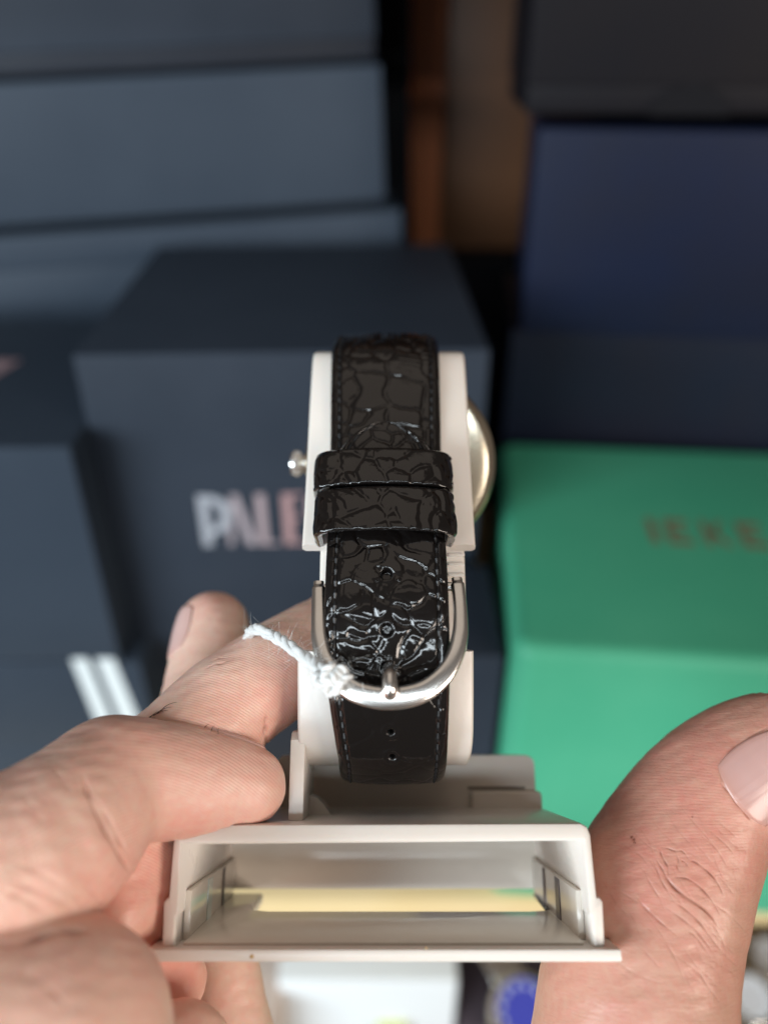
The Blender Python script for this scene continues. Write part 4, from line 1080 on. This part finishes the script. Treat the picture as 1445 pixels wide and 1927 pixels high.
n_A = (U(432, 1476, 119.6), U(500, 1484, 121) - U(350, 1470, 118.5), np.array([0.04, 0.80, 0.72]), 11.5, 1.0, 6.2, 'nail')
n_C = (U(398, 1196, 150), U(402, 1150, 151) - U(392, 1240, 149.5), np.array([-0.93, -0.36, 0.05]), 11.0, 0.85, 6.5, 'nail')
OL = U(100, 1700, 110)
hairs_l = [(U(268 + 7 * k, 1358 - 4 * k, 120), (0.8, -0.2, 0.6 + 0.2 * (k % 3)), 2.4 + 0.5 * (k % 2)) for k in range(6)] + [(U(378 + 14 * k, 1392 + 2 * k, 118), (0.5 - 0.3 * k, -0.3, 0.9), 1.2) for k in range(3)]
bb = np.array([U(-560, 2080, 112), U(-240, 2140, 105), U(700, 1100, 150), U(430, 1050, 155)])
make_hand('hand', 'hand on the left, bent forefinger pressing the top of the stand base', f_left, (-64, 84, -66), (6, 162, 36), 0.62, cre_l, blush_l, ridge_l, skin_l, OL, [n_A, n_C], hairs_l, 1)

# ---- right hand: the thumb against the right side of the base
fT = fine([pt(1560, 1352, 128, 6.0), pt(1490, 1398, 128.5, 6.7), pt(1402, 1434, 129.5, 7.5), pt(1325, 1506, 131, 8.9), pt(1255, 1640, 132, 11.0), pt(1216, 1760, 132, 11.6), pt(1192, 1960, 131, 13), pt(1230, 2300, 134, 17), pt(1500, 2700, 142, 26), pt(1800, 3200, 150, 28)])
fF = [[pt(1000, 2250, 150, 7), pt(1080, 2330, 160, 8), pt(1300, 2480, 168, 9), pt(1520, 2640, 160, 12)], [pt(960, 2420, 145, 7), pt(1080, 2500, 160, 8), pt(1300, 2620, 168, 9), pt(1560, 2760, 160, 12)], [pt(980, 2600, 142, 6.8), pt(1090, 2680, 156, 7.6), pt(1300, 2780, 164, 8.6), pt(1560, 2880, 156, 12)], [pt(1040, 2780, 140, 6), pt(1120, 2840, 150, 6.6), pt(1300, 2900, 158, 8), pt(1560, 2980, 154, 12)]]
def f_right(P):
    P = np.asarray(P, float)
    d = chain(P, fT, 4.0)
    # the knuckle's fleshy side
    d = smin(d, sd_cone(P, U(1200, 1640, 131), U(1180, 1800, 131), 7.2, 8.6), 3.0)
    for q_ in fF: d = smin(d, chain(P, q_, 2.0), 0.8)
    return smax(d, -base_solid(P) + 0.02, 0.5)
def blush_r(V):
    o = np.zeros(len(V)) + 0.08
    for (a, b, y, r, s) in ((1320, 1420, 122, 12, 0.45), (1270, 1670, 120, 9, 0.35), (1150, 1780, 122, 9, 0.15), (1160, 1600, 124, 8, 0.25)):
        o += s * np.exp(-(np.linalg.norm(V - U(a, b, y), axis=1) / r) ** 2)
    return o
def ridge_r(V): return 0.22 * np.exp(-(np.linalg.norm(V - U(1240, 1500, 122), axis=1) / 12) ** 4)
yk = 121
cre_r = [
    ([(1236, 1620), (1246, 1636), (1254, 1652), (1268, 1670), (1288, 1686), (1312, 1702), (1336, 1722), (1354, 1748)], 0.34, 0.20, 0.42),
    ([(1242, 1594), (1243, 1606), (1250, 1620), (1256, 1632), (1257, 1650)], 0.20, 0.14, 0.34),
    ([(1243, 1594), (1256, 1596), (1270, 1601), (1282, 1601), (1290, 1608), (1296, 1618)], 0.15, 0.12, 0.30),
    ([(1296, 1622), (1306, 1621), (1322, 1632), (1340, 1648), (1352, 1664), (1360, 1682)], 0.22, 0.14, 0.36),
    ([(1260, 1655), (1274, 1651), (1292, 1653), (1310, 1664), (1328, 1680), (1342, 1698), (1354, 1720)], 0.17, 0.13, 0.28),
    ([(1270, 1601), (1276, 1618), (1274, 1632), (1282, 1644)], 0.12, 0.11, 0.24),
    ([(1276, 1616), (1288, 1622), (1296, 1634)], 0.10, 0.10, 0.2),
    ([(1228, 1616), (1238, 1644), (1250, 1668), (1266, 1694)], 0.15, 0.14, 0.20),
    ([(1212, 1640), (1226, 1668), (1246, 1698)], 0.10, 0.14, 0.12),
    ([(1196, 1686), (1210, 1704), (1230, 1724), (1250, 1742), (1272, 1760)], 0.15, 0.17, 0.16),
    ([(1262, 1694), (1290, 1712), (1318, 1738), (1346, 1776)], 0.16, 0.15, 0.20),
    ([(1250, 1706), (1284, 1730), (1316, 1758), (1344, 1796)], 0.12, 0.15, 0.14),
    ([(1286, 1746), (1310, 1764), (1336, 1800)], 0.10, 0.14, 0.12),
    ([(1330, 1560), (1350, 1576), (1368, 1592), (1384, 1612)], 0.07, 0.14, 0.10),
    ([(1318, 1572), (1340, 1590), (1356, 1610), (1370, 1634)], 0.07, 0.14, 0.10),
    ([(1342, 1540), (1366, 1558), (1388, 1580)], 0.05, 0.14, 0.06),
    ([(1300, 1580), (1320, 1600), (1340, 1626)], 0.05, 0.14, 0.06),
    ([(1206, 1560), (1222, 1586), (1230, 1610)], 0.05, 0.16, 0.05),
    ([(1150, 1800), (1190, 1830), (1240, 1850)], 0.06, 0.2, 0.05),
    ([(1356, 1474), (1376, 1498), (1396, 1522), (1414, 1546)], 0.30, 0.26, 0.30),
    ([(1356, 1474), (1362, 1436), (1378, 1410), (1410, 1386), (1446, 1368)], 0.28, 0.24, 0.26),
    ([(1184, 1571), (1190, 1577), (1196, 1584)], 0.12, 0.22, 0.95),
    ([(1190, 1583), (1193, 1585), (1197, 1587)], 0.06, 0.16, 0.7),
    ([(1300, 1536), (1302, 1537), (1304, 1538)], 0.02, 0.14, 0.6),
]
rw = np.random.RandomState(21)
cre_r = [(a, b * 0.66, c * 0.95, min(0.95, d * 1.55)) for a, b, c, d in cre_r]
for _ in range(46):
    cx_, cy_ = rw.uniform(1150, 1385), rw.uniform(1540, 1860)
    if cx_ < 1150 + max(0, 1760 - cy_) * 0.1 : continue
    an_ = math.radians(rw.normal(50, 11)); ln_ = rw.uniform(22, 60); bw = rw.uniform(-6, 6)
    ex_, ey_ = math.cos(an_) * ln_, math.sin(an_) * ln_
    cre_r.append(([(cx_ - ex_, cy_ - ey_), (cx_ + bw, cy_ - bw), (cx_ + ex_, cy_ + ey_)], rw.uniform(0.012, 0.04), rw.uniform(0.11, 0.17), rw.uniform(0.05, 0.14)))
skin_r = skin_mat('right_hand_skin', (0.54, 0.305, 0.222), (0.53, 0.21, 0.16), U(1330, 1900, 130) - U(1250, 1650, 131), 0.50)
OR = U(1250, 1650, 131)
ta = U(1490, 1392, 128.5) - U(1325, 1502, 131)
n_T = ((1458, 1456), ta, None, 13.5, 0.80, 7.6, 'nail')
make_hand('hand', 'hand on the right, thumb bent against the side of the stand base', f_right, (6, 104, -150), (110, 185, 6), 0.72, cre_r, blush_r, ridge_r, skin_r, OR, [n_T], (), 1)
